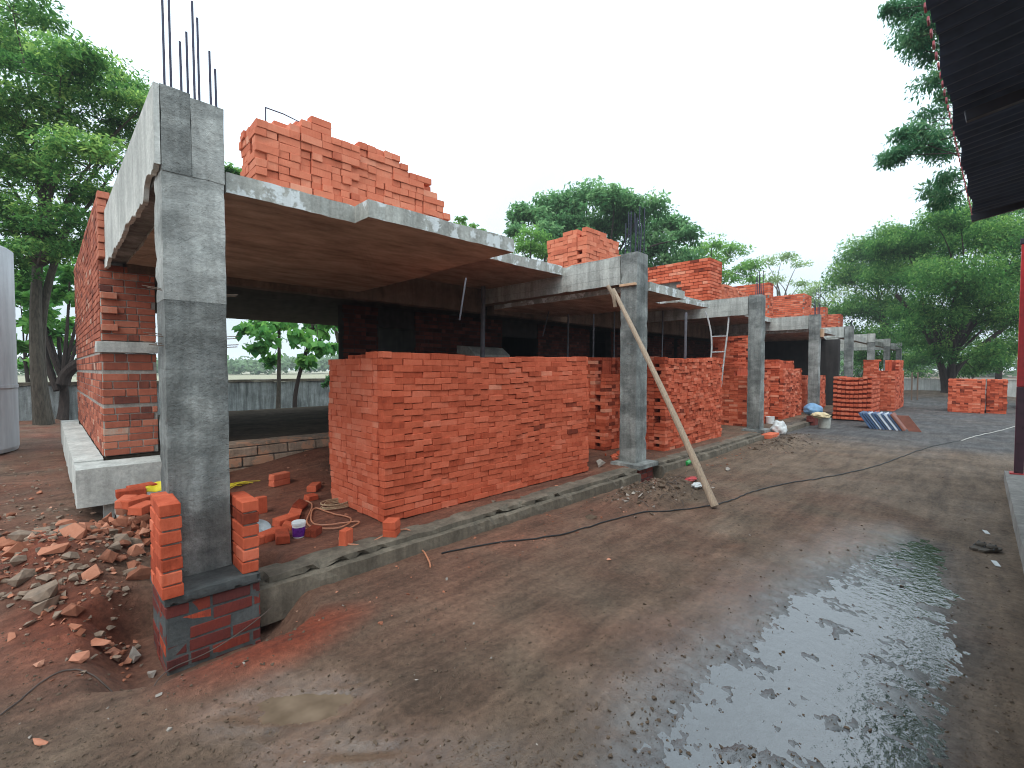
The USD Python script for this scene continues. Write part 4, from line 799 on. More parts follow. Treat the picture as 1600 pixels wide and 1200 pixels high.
# paint bucket with purple label
def bucket(px, py, z, r, h, label, mt, cat='bucket', lid=None, band=None, handle=False, name='bucket'):
    p = G(px, py, z); zz = on(p[0], p[1]); t = Thing(name, label, cat, (p[0], p[1], zz))
    t.part('body', lathe([(0, .003), (r * .86, .003), (r * .9, .012), (r, h * .94), (r * 1.03, h * .945), (r * 1.03, h), (r * .96, h), (r * .93, h * .93), (r * .84, .02), (0, .02)], (p[0], p[1], zz)), mt, smooth=False)
    if lid: t.part('lid', lathe([(0, h + .010), (r * 1.0, h + .008), (r * 1.07, h), (r * 1.07, h - h * .12), (r * 1.035, h - h * .12)], (p[0], p[1], zz)), lid)
    if band: t.part('paper_label', lathe([(r * .915, h * .10), (r * .993, h * .72)], (p[0], p[1], zz)), band)
    if handle: t.part('handle', tube(spline([(p[0] - r * .7, p[1] + r * .72, zz + h * .9), (p[0] + r * .1, p[1] - r * .9, zz + h * 1.25), (p[0] + r * .72, p[1] - r * .7, zz + h * .9)], 14), .004, 6), 'rebar_steel')
    return p, zz
bucket(467, 834, .18, .056, .135, 'small white-lidded paint bucket with purple label on the veranda soil', 'white_plastic', lid='white_plastic', band='purple_label')
bucket(1203, 668, .05, .11, .20, 'white bucket at the foot of the third column', 'white_plastic'); bp, bz = bucket(1288, 669, .0, .155, .30, 'dull grey bucket carrying the cream sack beside the fourth column', 'dull_bucket', handle=True)
def blob(c, size, amp, seed, n=3):
    import trimesh
    m = trimesh.creation.icosphere(n); v = np.array(m.vertices); f = (meshkit.fbm(v * 2.3 + seed, 4, seed) - .5) * amp; return v * (1 + f[:, None]) * np.asarray(size) + np.asarray(c), np.array(m.faces)
solo('cream_sack', blob((bp[0] - .10, bp[1] + .08, bz + .36), (.25, .2, .09), .9, 4), 'cream_cloth', 'cream sack draped over the dull bucket', 'sack', smooth=True)
q = P(1270, 640, math.hypot(0, 0) + 13.9); solo('blue_tarp', blob((q[0], q[1], 1.65 - 63 * 13.9 / 730), (.28, .24, .19), .5, 9), 'blue_tarp', 'round bundle of blue tarpaulin at the fourth column foot', 'tarpaulin', smooth=True)
solo('brick_support', join([cbox((q[0] + .1 * k, q[1], .14 + .09 * (k % 2)), (.22, .11, .08), .006, rotz(.3 * k), 0, None, .5) for k in range(-2, 3)] + [bx(q[0] - .2, q[0] + .2, q[1] - .1, q[1] + .12, -.02, .27, .02)]), 'brick_wet', 'dark brick heap under the blue tarpaulin bundle', 'rubble', kind='stuff')
# steel bowl by the right pier
p = G(402, 838, .17); solo('mortar_pan', lathe([(0, .0), (.06, .002), (.10, .04), (.115, .06), (.11, .062), (.095, .043), (.058, .008), (0, .007)], (p[0], p[1] + .03, on(p[0], p[1]) + .03), 28, rotx(.5)), 'tray_metal', 'round metal mortar pan tipped beside the right brick pier', 'pan')
# cement mound and bricks at the third column
c3 = (12.08 + .16, 3.72); tcm = [cbox((11.98 + .13 * k, 3.50, .16 + .075 * j), (.12, .2, .07), .005, None, 0, None, .7) for k in range(4) for j in range(1)]
for k in range(4): solo('loose_brick', cbox((11.88 + .15 * k, 3.46, .085), (.14, .22, .10), .006, rotz(.05 * (k % 2)), 0, None, .62), 'brick', ('leftmost', 'second from left', 'third from left', 'rightmost')[k] + ' orange brick of the row under the third column pad', 'brick', 'bricks under the third column pad')
solo('cement_bag', blob((12.62, 3.42, .20), (.20, .16, .19), .8, 14), 'white_cloth', 'white cement bag slumped right of the third column', 'bag', smooth=True)
# hoses, rope, cables
def lie(px, z=0, lift=.006): return np.array([[*(G(x, y, z)[:2]), 0] for x, y in px])
def drape(px, z, n, r, rise=0.0):
    c = spline(lie(px, z), n); c[:, 2] = gh(c[:, 0], c[:, 1]) + r + rise; return c
solo('black_cable', tube(drape([(690, 868), (760, 853), (880, 836), (985, 806), (1112, 790), (1180, 768), (1300, 745), (1420, 710), (1500, 690)], 0, 150, .007, .003), .007, 7), 'rubber_black', 'long black cable lying across the whole yard', 'cable')
solo('pale_cord', tube(drape([(1502, 690), (1535, 680), (1560, 674), (1592, 664)], 0, 30, .009, .004), .009, 6), 'pale_cord', 'pale cord continuing the black cable towards the red post', 'cord')
solo('orange_hose', tube(drape([(478, 780), (482, 800), (500, 820), (535, 818), (548, 806), (520, 798), (492, 790), (486, 800), (508, 815), (560, 810), (530, 835), (545, 845), (600, 832), (640, 822), (662, 832), (672, 852)], .2, 120, .008, .012), .007, 7), 'orange_hose', 'thin orange hose looping over veranda soil and kerb', 'hose')
solo('rope_coil', tube([(lambda t: (G(528, 786, .2)[0] + (.16 + .03 * math.sin(t * .7)) * math.cos(t), G(528, 786, .2)[1] + (.13 + .02 * math.cos(t * .9)) * math.sin(t), on(*G(528, 786, .2)[:2]) + .015 + .0022 * t))(t) for t in np.linspace(0, 26, 170)], .007, 6), 'tan_rope', 'loose coil of tan rope at the left foot of the biggest stack', 'rope')
solo('brown_rope', tube(np.vstack([drape([(0, 1120), (40, 1090), (90, 1058), (150, 1050), (205, 1056)], 0, 40, .004, .002)[:-1], spline([(.40, 3.34, on(.40, 3.34) + .01), (.50, 3.425, -.165), (.65, 3.43, -.155), (.82, 3.43, -.115), (1.0, 3.43, -.04), (1.08, 3.42, .01)], 30)]), .0035, 6), 'dark_wood', 'brown rope crossing the earth and the wet brick footing', 'rope')
# leaning pole with two splints at its top
a, b = G(1117, 791, .02), P(958, 452, 7.0)
def pole(a, b, r0, r1, n=18, seed=0, bend=.03):
    t = np.linspace(0, 1, n)[:, None]; c = a + (b - a) * t; c[:, 1] -= bend * np.sin(t[:, 0] * 3.14); return tube(c, (r0 + (r1 - r0) * t[:, 0]) * (1 + .06 * np.sin(t[:, 0] * 40 + seed)), 9)
solo('wooden_pole', pole(a, b, .045, .030, seed=1), 'grey_wood', 'long wooden pole leaning on the second column', 'pole')
a2, b2 = P(965, 480, 7.02), P(953, 447, 6.98); solo('wooden_stick', pole(a2 + [-.07, 0, 0], b2 + [-.06, 0, .0], .028, .028, 8), 'grey_wood', 'short stick tied to the top of the leaning pole', 'stick')
# ladder standing behind the third stack
t = Thing('ladder', 'pale bent steel ladder standing behind the ragged stack', 'ladder', (*G(1118, 640, .2)[:2], .2)); LD = 11.6
rails = [[P(1102, 640, LD), P(1106, 590, LD), P(1112, 540, LD), P(1108, 505, LD), P(1102, 486, LD)], [P(1124, 640, LD + .1), P(1128, 590, LD + .1), P(1134, 540, LD + .1), P(1138, 505, LD + .1), P(1139, 484, LD + .1)]]
rails = [spline(r, 20) for r in rails]
for r in rails: t.part('rail', tube(r, .020, 8), 'ladder_steel')
for k in (2, 5, 8, 11, 14): t.part('rung', tube([rails[0][k], rails[1][k]], .014, 7), 'ladder_steel')
# props and hanging rods under the slab
for k, (px, y1, y2, yy, r, lab) in enumerate(((728, 392, 500, 5.0, .012, 'thin light rod hanging under the front slab'), (755, 388, 545, 6.9, .045, 'thick grey prop under the front slab left of the second column'), (858, 455, 525, 6.5, .012, 'thin rod hanging left of the second column'), (888, 495, 600, 6.6, .022, 'slim prop behind the brick stacks, nearest the pole'), (928, 498, 600, 6.6, .02, 'tilted slim prop second from the second column'), (960, 520, 585, 6.8, .02, 'short prop directly left of the second column'), (1036, 462, 520, 6.2, .02, 'tilted prop right of the second column'), (1072, 480, 570, 4.6, .03, 'prop under the thin canopy slab'))):
    a = AY(px, y1, yy); b = AY(px - (10 if k in (0, 2, 4) else 4), y2, yy); a[2] = min(a[2], SB + .01); f_ = b if k in (0, 2) else np.array([b[0], b[1], .64 if yy > 7.0 else on(b[0], b[1])])
    if k not in (0, 2): f_ = np.array([a[0] - .05, yy, on(a[0], yy)]); 
    a[2] = (MB if (3.8 < a[0] < 6.37 and yy > 5.1) or (8.75 < a[0] < 17.7 and yy > 5.1) else SB) + .01; solo('hanging_rod' if k in (0, 2) else 'shoring_prop', tube([f_, a], r, 8), 'prop_steel', lab, 'rod' if k in (0, 2) else 'prop')
a, b = AY(900, 462, 5.6), AY(925, 456, 5.6); solo('tied_board', cbox((a + b) / 2 + [0, 0, .0], (np.linalg.norm(b - a), .05, .05), .006, rotz(.05)), 'grey_wood', 'short board hung under the slab left of the second column head', 'board')
solo('form_scrap', bx(6.325, 6.377, 3.70, 3.98, 2.925, 2.962), 'ply_board', 'small strip of plywood left at the second column head', 'board'); solo('form_scrap', bx(17.9, 18.1, 3.62, 3.695, 2.70, 2.97), 'ply_board', 'orange plywood scrap left at the fourth column head', 'board')
# leaning sheets
t = Thing('leaning_sheets', 'row of blue and white roofing sheets leaning beside the bowed stack', 'roofing sheets', (16.4, 1.9, 0))
p0, p1 = G(1362, 668, 0), G(1420, 672, 0); dr = (p1 - p0); L_ = np.linalg.norm(dr); dr /= L_; nn = np.array([-dr[1], dr[0], 0])
for k in range(11):
    c = p0 + dr * L_ * (k + .5) / 11.5; h = .52; R_ = np.stack([np.cross(nn, (dr * -.55 + [0, 0, .83])), nn, dr * -.55 + [0, 0, .83]], 1)
    t.part('sheet', (lambda g: (g[0] + c + (dr * -.55 + [0, 0, .83]) * h / 2, g[1], g[2]))(cbox((0, 0, 0), (.03 if k % 2 else .05, .75, h), .004, R_, 0)), ('white_sheet' if k in (3, 6, 8) else 'blue_sheet') if k < 10 else 'rust_sheet')
ln = dr * -.55 + np.array([0, 0, .83]); sd = nn * math.copysign(1, nn @ (CAM - p1)); o_ = p1 + dr * .03 + sd * .34
cr = [o_, o_ + dr * .26, o_ + dr * .26 + ln * .50, o_ + ln * .50]
Vb = np.array(cr + [c + sd * .035 for c in cr]); Fb = np.array([[0, 1, 2, 3], [7, 6, 5, 4], [0, 4, 5, 1], [1, 5, 6, 2], [2, 6, 7, 3], [3, 7, 4, 0]])
solo('rust_board', (Vb, Fb), 'rust_sheet', 'rusty brown board leaning at the right end of the roofing sheets', 'board')
# sandals
def sandal_geo(px, py, rz, side):
    p = G(px, py, 0); z = on(p[0], p[1]) + .012; L_ = .25
    out = [(.5, 0), (.46, .028), (.3, .042), (.05, .036), (-.2, .030), (-.42, .032), (-.5, .0), (-.42, -.030), (-.2, -.026), (.05, -.034), (.3, -.040), (.46, -.028)]
    R = rotz(rz); V, F = prism([(x * L_, y) for x, y in out], 0, .018); return p, z, R, (V @ R.T + [p[0], p[1], z], F)
for px, py, rz, lab in ((1530, 858, -.35, 'left brown sandal lying in the dirt by the shed plinth'), (1546, 862, -.55, 'right brown sandal, the one closer to the shed plinth')):
    p, z, R, g = sandal_geo(px, py, rz, 1); t = Thing('sandal', lab, 'sandal', (p[0], p[1], z)); t.part('sole', g, 'sandal')
    for s in (-1, 1): t.part('strap', tube((np.array([(.075, 0, .02), (.04, s * .02, .05), (-.01, s * .036, .012)]) @ R.T) + [p[0], p[1], z], .007, 6), 'rubber_black')
    t.part('toe_cover', (lambda g2: (g2[0] @ R.T + [p[0], p[1], z], g2[1]))(blob((.03, 0, .03), (.045, .04, .02), .3, 3, 2)), 'sandal')
# bottle and clutter at the pole foot
p = G(1072, 724, .05); t = Thing('green_bottle', 'green bottle lying by the kerb behind the leaning pole', 'bottle', (p[0], p[1], on(p[0], p[1]))); Rb = roty(1.45) @ rotz(.3)
t.part('body', lathe([(0, 0), (.035, .002), (.038, .02), (.038, .13), (.030, .16), (.014, .19), (.013, .23), (0, .23)], (p[0], p[1], on(p[0], p[1]) + .04), 18, Rb), 'green_glass'); t.part('cap', lathe([(0, .25), (.016, .25), (.016, .228), (.0132, .228)], (p[0], p[1], on(p[0], p[1]) + .04), 14, Rb), 'white_plastic')
p = G(1078, 757, .05); solo('red_cloth', blob((p[0], p[1], on(p[0], p[1]) + .02), (.17, .05, .03), .9, 22), 'red_paint', 'red rag on the earth heap beside the leaning pole', 'rag', smooth=True)
p = G(1088, 764, .05); solo('grey_rag', blob((p[0], p[1], on(p[0], p[1]) + .02), (.10, .06, .035), .9, 23), 'white_cloth', 'grey crumpled rag beside the red rag', 'rag', smooth=True)
for px, py, lab in ((1541, 832, 'pale leaf or paper scrap above the sandals'), (1556, 884, 'white paper scrap below the sandals')):
    p = G(px, py, 0); solo('paper_scrap', cloth((p[0], p[1], on(p[0], p[1]) + .012), (1, .3, .05), (-.3, 1, .05), .09, .035, .02, int(px)), 'white_cloth', lab, 'paper')
# ------------------------------------------------------------------ steel tank at the left edge
tc_ = np.array([-1.55, 13.1]); tank = Thing('steel_tank', 'tall grey upright steel tank at the left edge', 'tank', (*tc_, 0)); tr = 1.18
tank.part('shell', lathe([(0, .10), (tr * .9, .10), (tr * .985, .13), (tr, .20), (tr, 1.30), (tr + .012, 1.305), (tr + .012, 1.36), (tr, 1.365), (tr, 3.86), (tr * .96, 3.90), (0, 4.02)], (*tc_, 0), 72), 'tank_paint', smooth=False)
tank.part('base', lathe([(0, -.1), (tr * .93, -.1), (tr * .93, .102), (0, .102)], (*tc_, 0), 48), 'concrete_kerb'); tank.part('bolt', cbox((tc_[0] + .93, tc_[1] - .80, 2.4), (.06, .06, .16), .01), 'white_plastic')
# ------------------------------------------------------------------ shed at the right: plinth, post, low corrugated roof
shed = Thing('shed', 'open shed with dark corrugated roof at the right edge', 'shed', (5, -2, 0))
shed.part('plinth', rough(1.2, 10.05, -5.0, -.29, -.2, .15, .12, .008, 50), 'concrete_shed')
pz = G(1590, 740, .15); post = shed.part('post', bx(pz[0] - .045, pz[0] + .045, -.475, -.385, 1.40, 3.42, .006), 'red_paint', label='red and dark maroon steel post'); shed.part('post_foot', bx(pz[0] - .047, pz[0] + .047, -.477, -.383, .155, 1.399, .006), 'maroon_paint', post)
shed.part('base_plate', bx(pz[0] - .09, pz[0] + .09, -.52, -.34, .14, .162, .003), 'red_paint', post)
EZ, XE, YE, SL = 3.72, 9.05, .10, .16
def roofz(y): return EZ + (YE - y) * SL
def eave(x): return .345 - .0277 * x
xs = np.arange(-1.0, XE + .01, .019); ys = np.linspace(0, 1, 12)
XX, YY = np.meshgrid(xs, ys, indexing='ij'); YY = eave(XX) + (-5.2 - eave(XX)) * YY; pit_ = .15; prof_ = lambda x: .020 * np.sin(2 * math.pi * x / pit_)
ZZ = roofz(YY) + prof_(XX); Vt_ = np.stack([XX.ravel(), YY.ravel(), ZZ.ravel()], 1); Vt_[:, 1] += np.where(YY.ravel() > eave(XX.ravel()) - .01, .012 * np.sin(2 * math.pi * XX.ravel() / 1.05), 0)
i, j = np.meshgrid(np.arange(len(xs) - 1), np.arange(len(ys) - 1), indexing='ij'); k = (i * len(ys) + j).ravel(); q4 = np.stack([k, k + len(ys), k + len(ys) + 1, k + 1], 1); N = len(Vt_)
e0 = np.arange(len(xs) - 1) * len(ys); e1 = (len(xs) - 1) * len(ys) + np.arange(len(ys) - 1)
shed.part('roof', (np.vstack([Vt_, Vt_ - [0, 0, .006]]), np.vstack([q4[:, ::-1], q4 + N, np.stack([e0, e0 + len(ys), e0 + len(ys) + N, e0 + N], 1), np.stack([e1, e1 + 1, e1 + 1 + N, e1 + N], 1)])), 'roof_sheet', label='dark corrugated roof sheeting seen from below')
shed.part('roof_edge', join([cbox((x + pit_ * .25, eave(x) + .016, roofz(eave(x)) + .008), (pit_ * .42, .012, .03), .004) for x in np.arange(1.0, XE - .1, pit_)]), 'roof_edge', kind='stuff')
for y in (-.55, -1.6, -2.9, -4.2): shed.part('purlin', bx(-1, XE - .15, y - .025, y + .025, roofz(y) - .10, roofz(y) - .026, .004), 'purlin_paint')
for x in (1.2, 5.0, 8.4): shed.part('rafter', (lambda g: g)(cbox((x, -2.35, roofz(-2.35) - .15), (.06, 5.0, .08), .004, rotx(-math.atan(SL)))), 'purlin_paint')
shed.part('back_wall', bx(1.3, 10, -5.0, -4.8, .152, 4.35), 'concrete_shed'); shed.part('end_beam', bx(pz[0] - .05, pz[0] + .05, -4.8, -.37, 3.425, 3.50, .004), 'purlin_paint'); 
for x in (-.6, 1.4): shed.part('post', bx(x - .045, x + .045, -4.6, -4.51, .0, 4.35, .006), 'maroon_paint')
shed.part('post', bx(5.0, 5.09, -4.55, -4.46, .152, 4.35, .006), 'maroon_paint')
# ------------------------------------------------------------------ walls round the plot
w_ = Thing('compound_wall', 'stained black and white boundary wall behind the building', 'wall', (5, 20.5, 0))
w_.part('wall', rough(-14, 30, 20.5, 20.72, -.2, 1.14, .3, .02, 70), 'old_wall'); w_.part('coping', rough(-14, 30, 20.44, 20.78, 1.142, 1.25, .3, .015, 71), 'concrete_kerb')
w_ = Thing('far_wall', 'white boundary wall at the far end of the yard', 'wall', (39, -2, 0)); w_.part('wall', rough(39, 39.22, -14, 8, -.2, 1.02, .4, .01, 72), 'white_wall'); w_.part('coping', rough(38.95, 39.27, -14, 8, 1.022, 1.08, .4, .01, 73), 'white_wall')
for k, (px, lab) in enumerate(((1424, 'left of two thin iron posts before the far white wall'), (1433, 'right of two thin iron posts before the far white wall'))):
    p = G(px, 630, 0); solo('iron_post', tube([(p[0], p[1], on(p[0], p[1]) - .05), (p[0], p[1], 1.5)], .03, 6), 'tie_wire', lab, 'post')

# ------------------------------------------------------------------ trees
def leaves(centres, radii, n, size, rng, droop=.35, flat=.45, aspect=.42, out=None, tone0=None, tlo=.0, thi=1.0):
    """n leaf blades round each clump centre; returns V, F, tone. Blades are folded lozenges, four triangles' worth of outline in two quads."""
    C_ = np.repeat(np.asarray(centres), n, 0); R_ = np.repeat(np.asarray(radii), n); m = len(C_)
    o = rng.normal(0, 1, (m, 3)); o /= np.linalg.norm(o, axis=1, keepdims=True) + 1e-9; o *= (rng.random((m, 1)) ** .45); o[:, 2] *= flat
    c = C_ + o * R_[:, None]
    dirn = o * [1, 1, .3] + rng.normal(0, .45, (m, 3)); dirn[:, 2] -= droop; dirn /= np.linalg.norm(dirn, axis=1, keepdims=True)
    nz = np.array([0, 0, 1.]) + rng.normal(0, .45, (m, 3)); s = np.cross(dirn, nz); s /= np.linalg.norm(s, axis=1, keepdims=True) + 1e-9; nn = np.cross(s, dirn)
    L_ = (size * rng.lognormal(0, .25, m))[:, None]; w = L_ * aspect * .5
    tip = c + dirn * L_ * .5 - nn * L_ * .07; base = c - dirn * L_ * .5; mid = c + nn * L_ * .03
    a = mid + s * w - nn * w * .35; b = mid - s * w - nn * w * .35
    V = np.stack([base, a, tip, b], 1).reshape(-1, 3); k = np.arange(m)[:, None] * 4
    F = np.vstack([k + [0, 1, 2], k + [0, 2, 3]])
    base_t = np.repeat(rng.normal(.42, .16, len(centres)), n) if tone0 is None else np.repeat(tone0, n)
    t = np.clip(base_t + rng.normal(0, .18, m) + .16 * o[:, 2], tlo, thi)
    return V, F, np.repeat(t, 4)
def tree(name, label, cat, base, fork, blobs, size, leafmat_, barkmat, r0, seed, per=46, clump=.28, dens=1.0, group=None, trunk_pts=None, droop=.35, flat=.45, limb_r=.35, aspect=.42, extra_trunks=(), holes=.55, twig=True):
    """blobs: (centre, radius). Each is broken into leaf clumps on its outside; limbs run from the fork to every blob and twigs to clumps."""
    rng = np.random.default_rng(seed); base, fork = np.asarray(base, float), np.asarray(fork, float)
    t = Thing(name, label, cat, base, group); wood = []
    if trunk_pts is None:
        trunk_pts = [base - [0, 0, .25], base + (fork - base) * .4 + np.r_[rng.normal(0, r0 * .7, 2), 0], fork]
    sp_ = spline(trunk_pts, 18); s_ = np.linspace(0, 1, 18); wood.append(tube(sp_, r0 * (1 - .42 * s_) * (1 + .5 * np.exp(-s_ * 14)), 10))
    for pts, r in extra_trunks: p_ = spline(pts, 16); wood.append(tube(p_, r * np.linspace(1.15, .55, 16), 9))
    cs, rs, tn = [], [], []
    for c, r in blobs:
        c = np.asarray(c, float); mid = fork + (c - fork) * .5 + np.r_[rng.normal(0, r * .25, 2), rng.normal(.12, .08) * np.linalg.norm(c - fork)]
        l = spline([fork - (fork - base) * .06, mid, c], 12); wood.append(tube(l, r0 * limb_r * np.linspace(1, .18, 12) * min(1.2, .5 + r), 6))
        k = max(5, int(dens * 15 * (r / .8) ** 2 * (.28 / clump) ** 1.2 * .62)); d = rng.normal(0, 1, (k, 3)); d /= np.linalg.norm(d, axis=1, keepdims=True)
        d[:, 2] = np.where(d[:, 2] < -.35, -d[:, 2] * .6, d[:, 2]); rad = rng.uniform(holes, 1.05, (k, 1)); q = c + d * rad * r * [1, 1, .78]
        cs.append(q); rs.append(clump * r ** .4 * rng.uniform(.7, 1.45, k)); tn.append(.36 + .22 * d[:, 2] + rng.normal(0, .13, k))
        if twig:
            for e in q[:: 3]: wood.append(tube([c + (e - c) * .05, c + (e - c) * .55 + rng.normal(0, .05, 3), e], np.array([.16, .09, .04]) * r0 * limb_r * .9 + .003, 4, False))
    t.part('trunk', join(wood), barkmat, smooth=False)
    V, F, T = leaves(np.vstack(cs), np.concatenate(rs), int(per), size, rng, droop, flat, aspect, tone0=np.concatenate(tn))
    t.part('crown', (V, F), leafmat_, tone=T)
    return len(F)
def blobs(lst, d, jit=.0, seed=0):
    r_ = np.random.default_rng(seed); out = []
    for px, py, rp in lst:
        dd = d * (1 + r_.uniform(-jit, jit)); out.append((P(px, py, dd), rp * dd / FPX))
    return out
def foot(px, d, h=0.0): p = P(px, 577, d); return np.array([p[0], p[1], on(p[0], p[1]) + h])
cnt = 0
# the big fine-leaved tree on the left, with two stems
b0 = foot(66, 13.2)
cnt += tree('shade_tree', 'tall dense fine-leaved tree filling the upper left corner', 'tree', b0, P(60, 400, 13.2),
    blobs([(20, 20, 60), (-60, 60, 90), (95, 120, 75), (30, 110, 70), (40, 200, 80), (130, 175, 70), (185, 150, 50), (215, 175, 42), (60, 290, 75), (140, 265, 65), (200, 225, 45), (225, 160, 30), (-40, 230, 90), (170, 320, 50), (100, 350, 50), (20, 360, 55), (120, 90, 35), (360, 268, 9), (60, 400, 45), (10, 420, 50), (130, 400, 40), (-20, 330, 60), (185, 255, 40)], 12.6, .13, 1),
    .115, 'leaf_left', 'bark', .18, 101, per=150, clump=.45, dens=2.4, aspect=.40, droop=.25, extra_trunks=[([b0 + [.1, 0, 0], P(70, 470, 13.3), P(120, 330, 13.4)], .12)])
b1 = foot(92, 14.5)
cnt += tree('forked_tree', 'dark forked trunk tree right of the tall left tree', 'tree', b1, P(98, 590, 14.5),
    blobs([(115, 470, 45), (85, 430, 40), (130, 520, 30), (70, 520, 32), (30, 480, 40), (100, 550, 28), (60, 460, 40), (140, 430, 35), (110, 400, 30)], 16.0, .08, 2), .24, 'leaf_teak', 'bark_dark', .16, 102, per=34, clump=.42, dens=1.7, aspect=.7,
    extra_trunks=[([P(98, 600, 14.5), P(112, 575, 14.5), P(135, 560, 14.5), P(165, 500, 14.6), P(150, 420, 14.6)], .15), ([P(90, 610, 14.5), P(80, 585, 14.5), P(60, 440, 14.6)], .09)])
b2 = foot(40, 16)
cnt += tree('young_teak', 'slender big-leaved young tree between tank and tall left tree', 'tree', b2, P(38, 560, 16), blobs([(45, 540, 26), (55, 500, 28), (28, 575, 20), (60, 570, 20), (30, 470, 26), (62, 455, 25)], 16, .1, 3), .30, 'leaf_teak', 'bark_dark', .08, 103, per=22, clump=.38, aspect=.75, dens=1.6)
# two young trees seen through the open room
b3 = foot(433, 17.8)
cnt += tree('young_teak', 'straight-stemmed young tree seen through the open room', 'tree', b3, P(436, 500, 17.8), blobs([(405, 512, 22), (440, 510, 22), (460, 500, 22), (420, 532, 16), (400, 545, 9), (385, 515, 9), (445, 470, 26), (430, 440, 30), (425, 565, 7)], 17.8, .06, 4), .30, 'leaf_teak', 'bark', .085, 104, per=15, clump=.50, aspect=.75, dens=1.7, twig=True, flat=.8, holes=.2, droop=.8)
b4 = foot(462, 17.5)
cnt += tree('young_teak', 'crooked dark-stemmed young tree seen through the open room', 'tree', b4, P(490, 505, 17.5), blobs([(480, 508, 22), (505, 520, 20), (520, 505, 18), (470, 530, 14), (498, 545, 13), (515, 545, 10), (475, 566, 9), (500, 470, 28)], 17.5, .06, 5), .30, 'leaf_teak', 'bark_dark', .085, 105, per=15, clump=.50, aspect=.75, dens=1.7, twig=True, flat=.8, holes=.2, droop=.8,
    trunk_pts=[b4 - [0, 0, .3], P(468, 585, 17.5), P(480, 545, 17.5), P(490, 505, 17.5)])
cnt += tree('yard_tree', 'leaning grey-stemmed tree at the right side of the room opening', 'tree', foot(560, 19), P(545, 560, 19), blobs([(530, 510, 14), (520, 590, 8), (512, 602, 6), (560, 480, 30)], 19, .05, 6), .22, 'leaf_mid', 'bark', .10, 106, per=20, clump=.3, trunk_pts=[foot(545, 19) - [0, 0, .2], P(532, 550, 19), P(518, 490, 19)])
# behind the building
cnt += tree('shade_tree', 'wide dark rounded tree rising behind the second column', 'tree', foot(930, 29), P(930, 470, 29), blobs([(828, 345, 34), (870, 330, 36), (915, 318, 38), (960, 320, 36), (1000, 335, 38), (1040, 360, 36), (1068, 375, 22), (960, 370, 45), (900, 365, 45), (1020, 400, 45), (850, 380, 34), (800, 365, 14), (1060, 420, 36), (980, 430, 45)], 28.5, .08, 7), .26, 'leaf_mid', 'bark_dark', .35, 111, per=90, clump=.55, dens=1.9, flat=.75, aspect=.45)
cnt += tree('bushy_tree', 'bright light green bushy tree left of the wide dark one', 'tree', foot(835, 24), P(835, 440, 24), blobs([(830, 372, 26), (850, 388, 24), (815, 392, 22), (840, 405, 30)], 24, .04, 8), .17, 'leaf_bright', 'bark', .2, 112, per=85, clump=.5, dens=1.7)
cnt += tree('bushy_tree', 'pale green tree tops just right of the large roof brick pile', 'tree', foot(735, 22), P(735, 420, 22), blobs([(722, 345, 9), (735, 357, 13), (752, 368, 12), (772, 375, 9), (715, 355, 12), (745, 385, 18)], 22, .03, 9), .15, 'leaf_bright', 'bark', .12, 113, per=45, clump=.34)
cnt += tree('bushy_tree', 'mid green rounded tree behind the recessed parapet', 'tree', foot(1120, 38), P(1120, 480, 38), blobs([(1085, 395, 22), (1112, 388, 20), (1140, 400, 24), (1165, 420, 20), (1105, 420, 28), (1150, 435, 26), (1180, 445, 16), (1075, 430, 22)], 38, .06, 10), .26, 'leaf_bright', 'bark', .3, 114, per=80, clump=.75, dens=1.6)
cnt += tree('thin_tree', 'sparse hazy pale tree between the parapets against the sky', 'tree', foot(1220, 58), P(1220, 480, 58), blobs([(1222, 405, 20), (1245, 415, 18), (1200, 415, 18), (1215, 440, 22), (1250, 445, 16), (1190, 440, 14)], 58, .05, 11), .34, 'leaf_pale', 'bark', .26, 115, per=36, clump=.85, dens=.8, holes=.2)
cnt += tree('bushy_tree', 'hazy yellow-green tree left of the spreading tree', 'tree', foot(1285, 52), P(1285, 490, 52), blobs([(1270, 458, 20), (1295, 450, 20), (1315, 460, 22), (1280, 480, 22), (1255, 470, 14), (1310, 490, 20)], 52, .05, 12), .32, 'leaf_pale', 'bark', .3, 116, per=60, clump=.9, dens=.9)
# the spreading tree at the right
br = foot(1478, 25.5)
cnt += tree('spreading_tree', 'broad dark spreading tree with several stems at the right', 'tree', br, P(1486, 560, 25.5),
    blobs([(1400, 390, 36), (1430, 395, 50), (1480, 380, 55), (1540, 380, 55), (1590, 390, 55), (1395, 440, 40), (1440, 450, 55), (1500, 440, 60), (1560, 450, 60), (1425, 500, 36), (1460, 510, 45), (1530, 510, 50), (1590, 500, 45), (1620, 440, 60), (1650, 380, 70), (1480, 345, 30), (1530, 350, 35), (1535, 560, 30), (1580, 550, 34), (1470, 555, 26), (1540, 480, 50), (1500, 535, 30), (1450, 540, 30), (1560, 570, 26), (1525, 580, 22), (1400, 365, 24), (1500, 345, 34), (1545, 330, 40), (1590, 325, 40), (1465, 355, 30), (1470, 470, 40)], 25.0, .14, 13),
    .135, 'leaf_right', 'bark_dark', .26, 121, per=150, clump=.55, dens=2.1, aspect=.42, limb_r=.24, flat=.8, droop=.5,
    extra_trunks=[([br + [.2, -.1, 0], P(1500, 570, 25.5), P(1560, 520, 25.5), P(1600, 470, 25.5)], .14), ([br, P(1470, 570, 25.5), P(1440, 510, 25.5), P(1400, 460, 25.5)], .16), ([br, P(1490, 560, 25.6), P(1505, 500, 25.6), P(1500, 420, 25.6)], .17)])
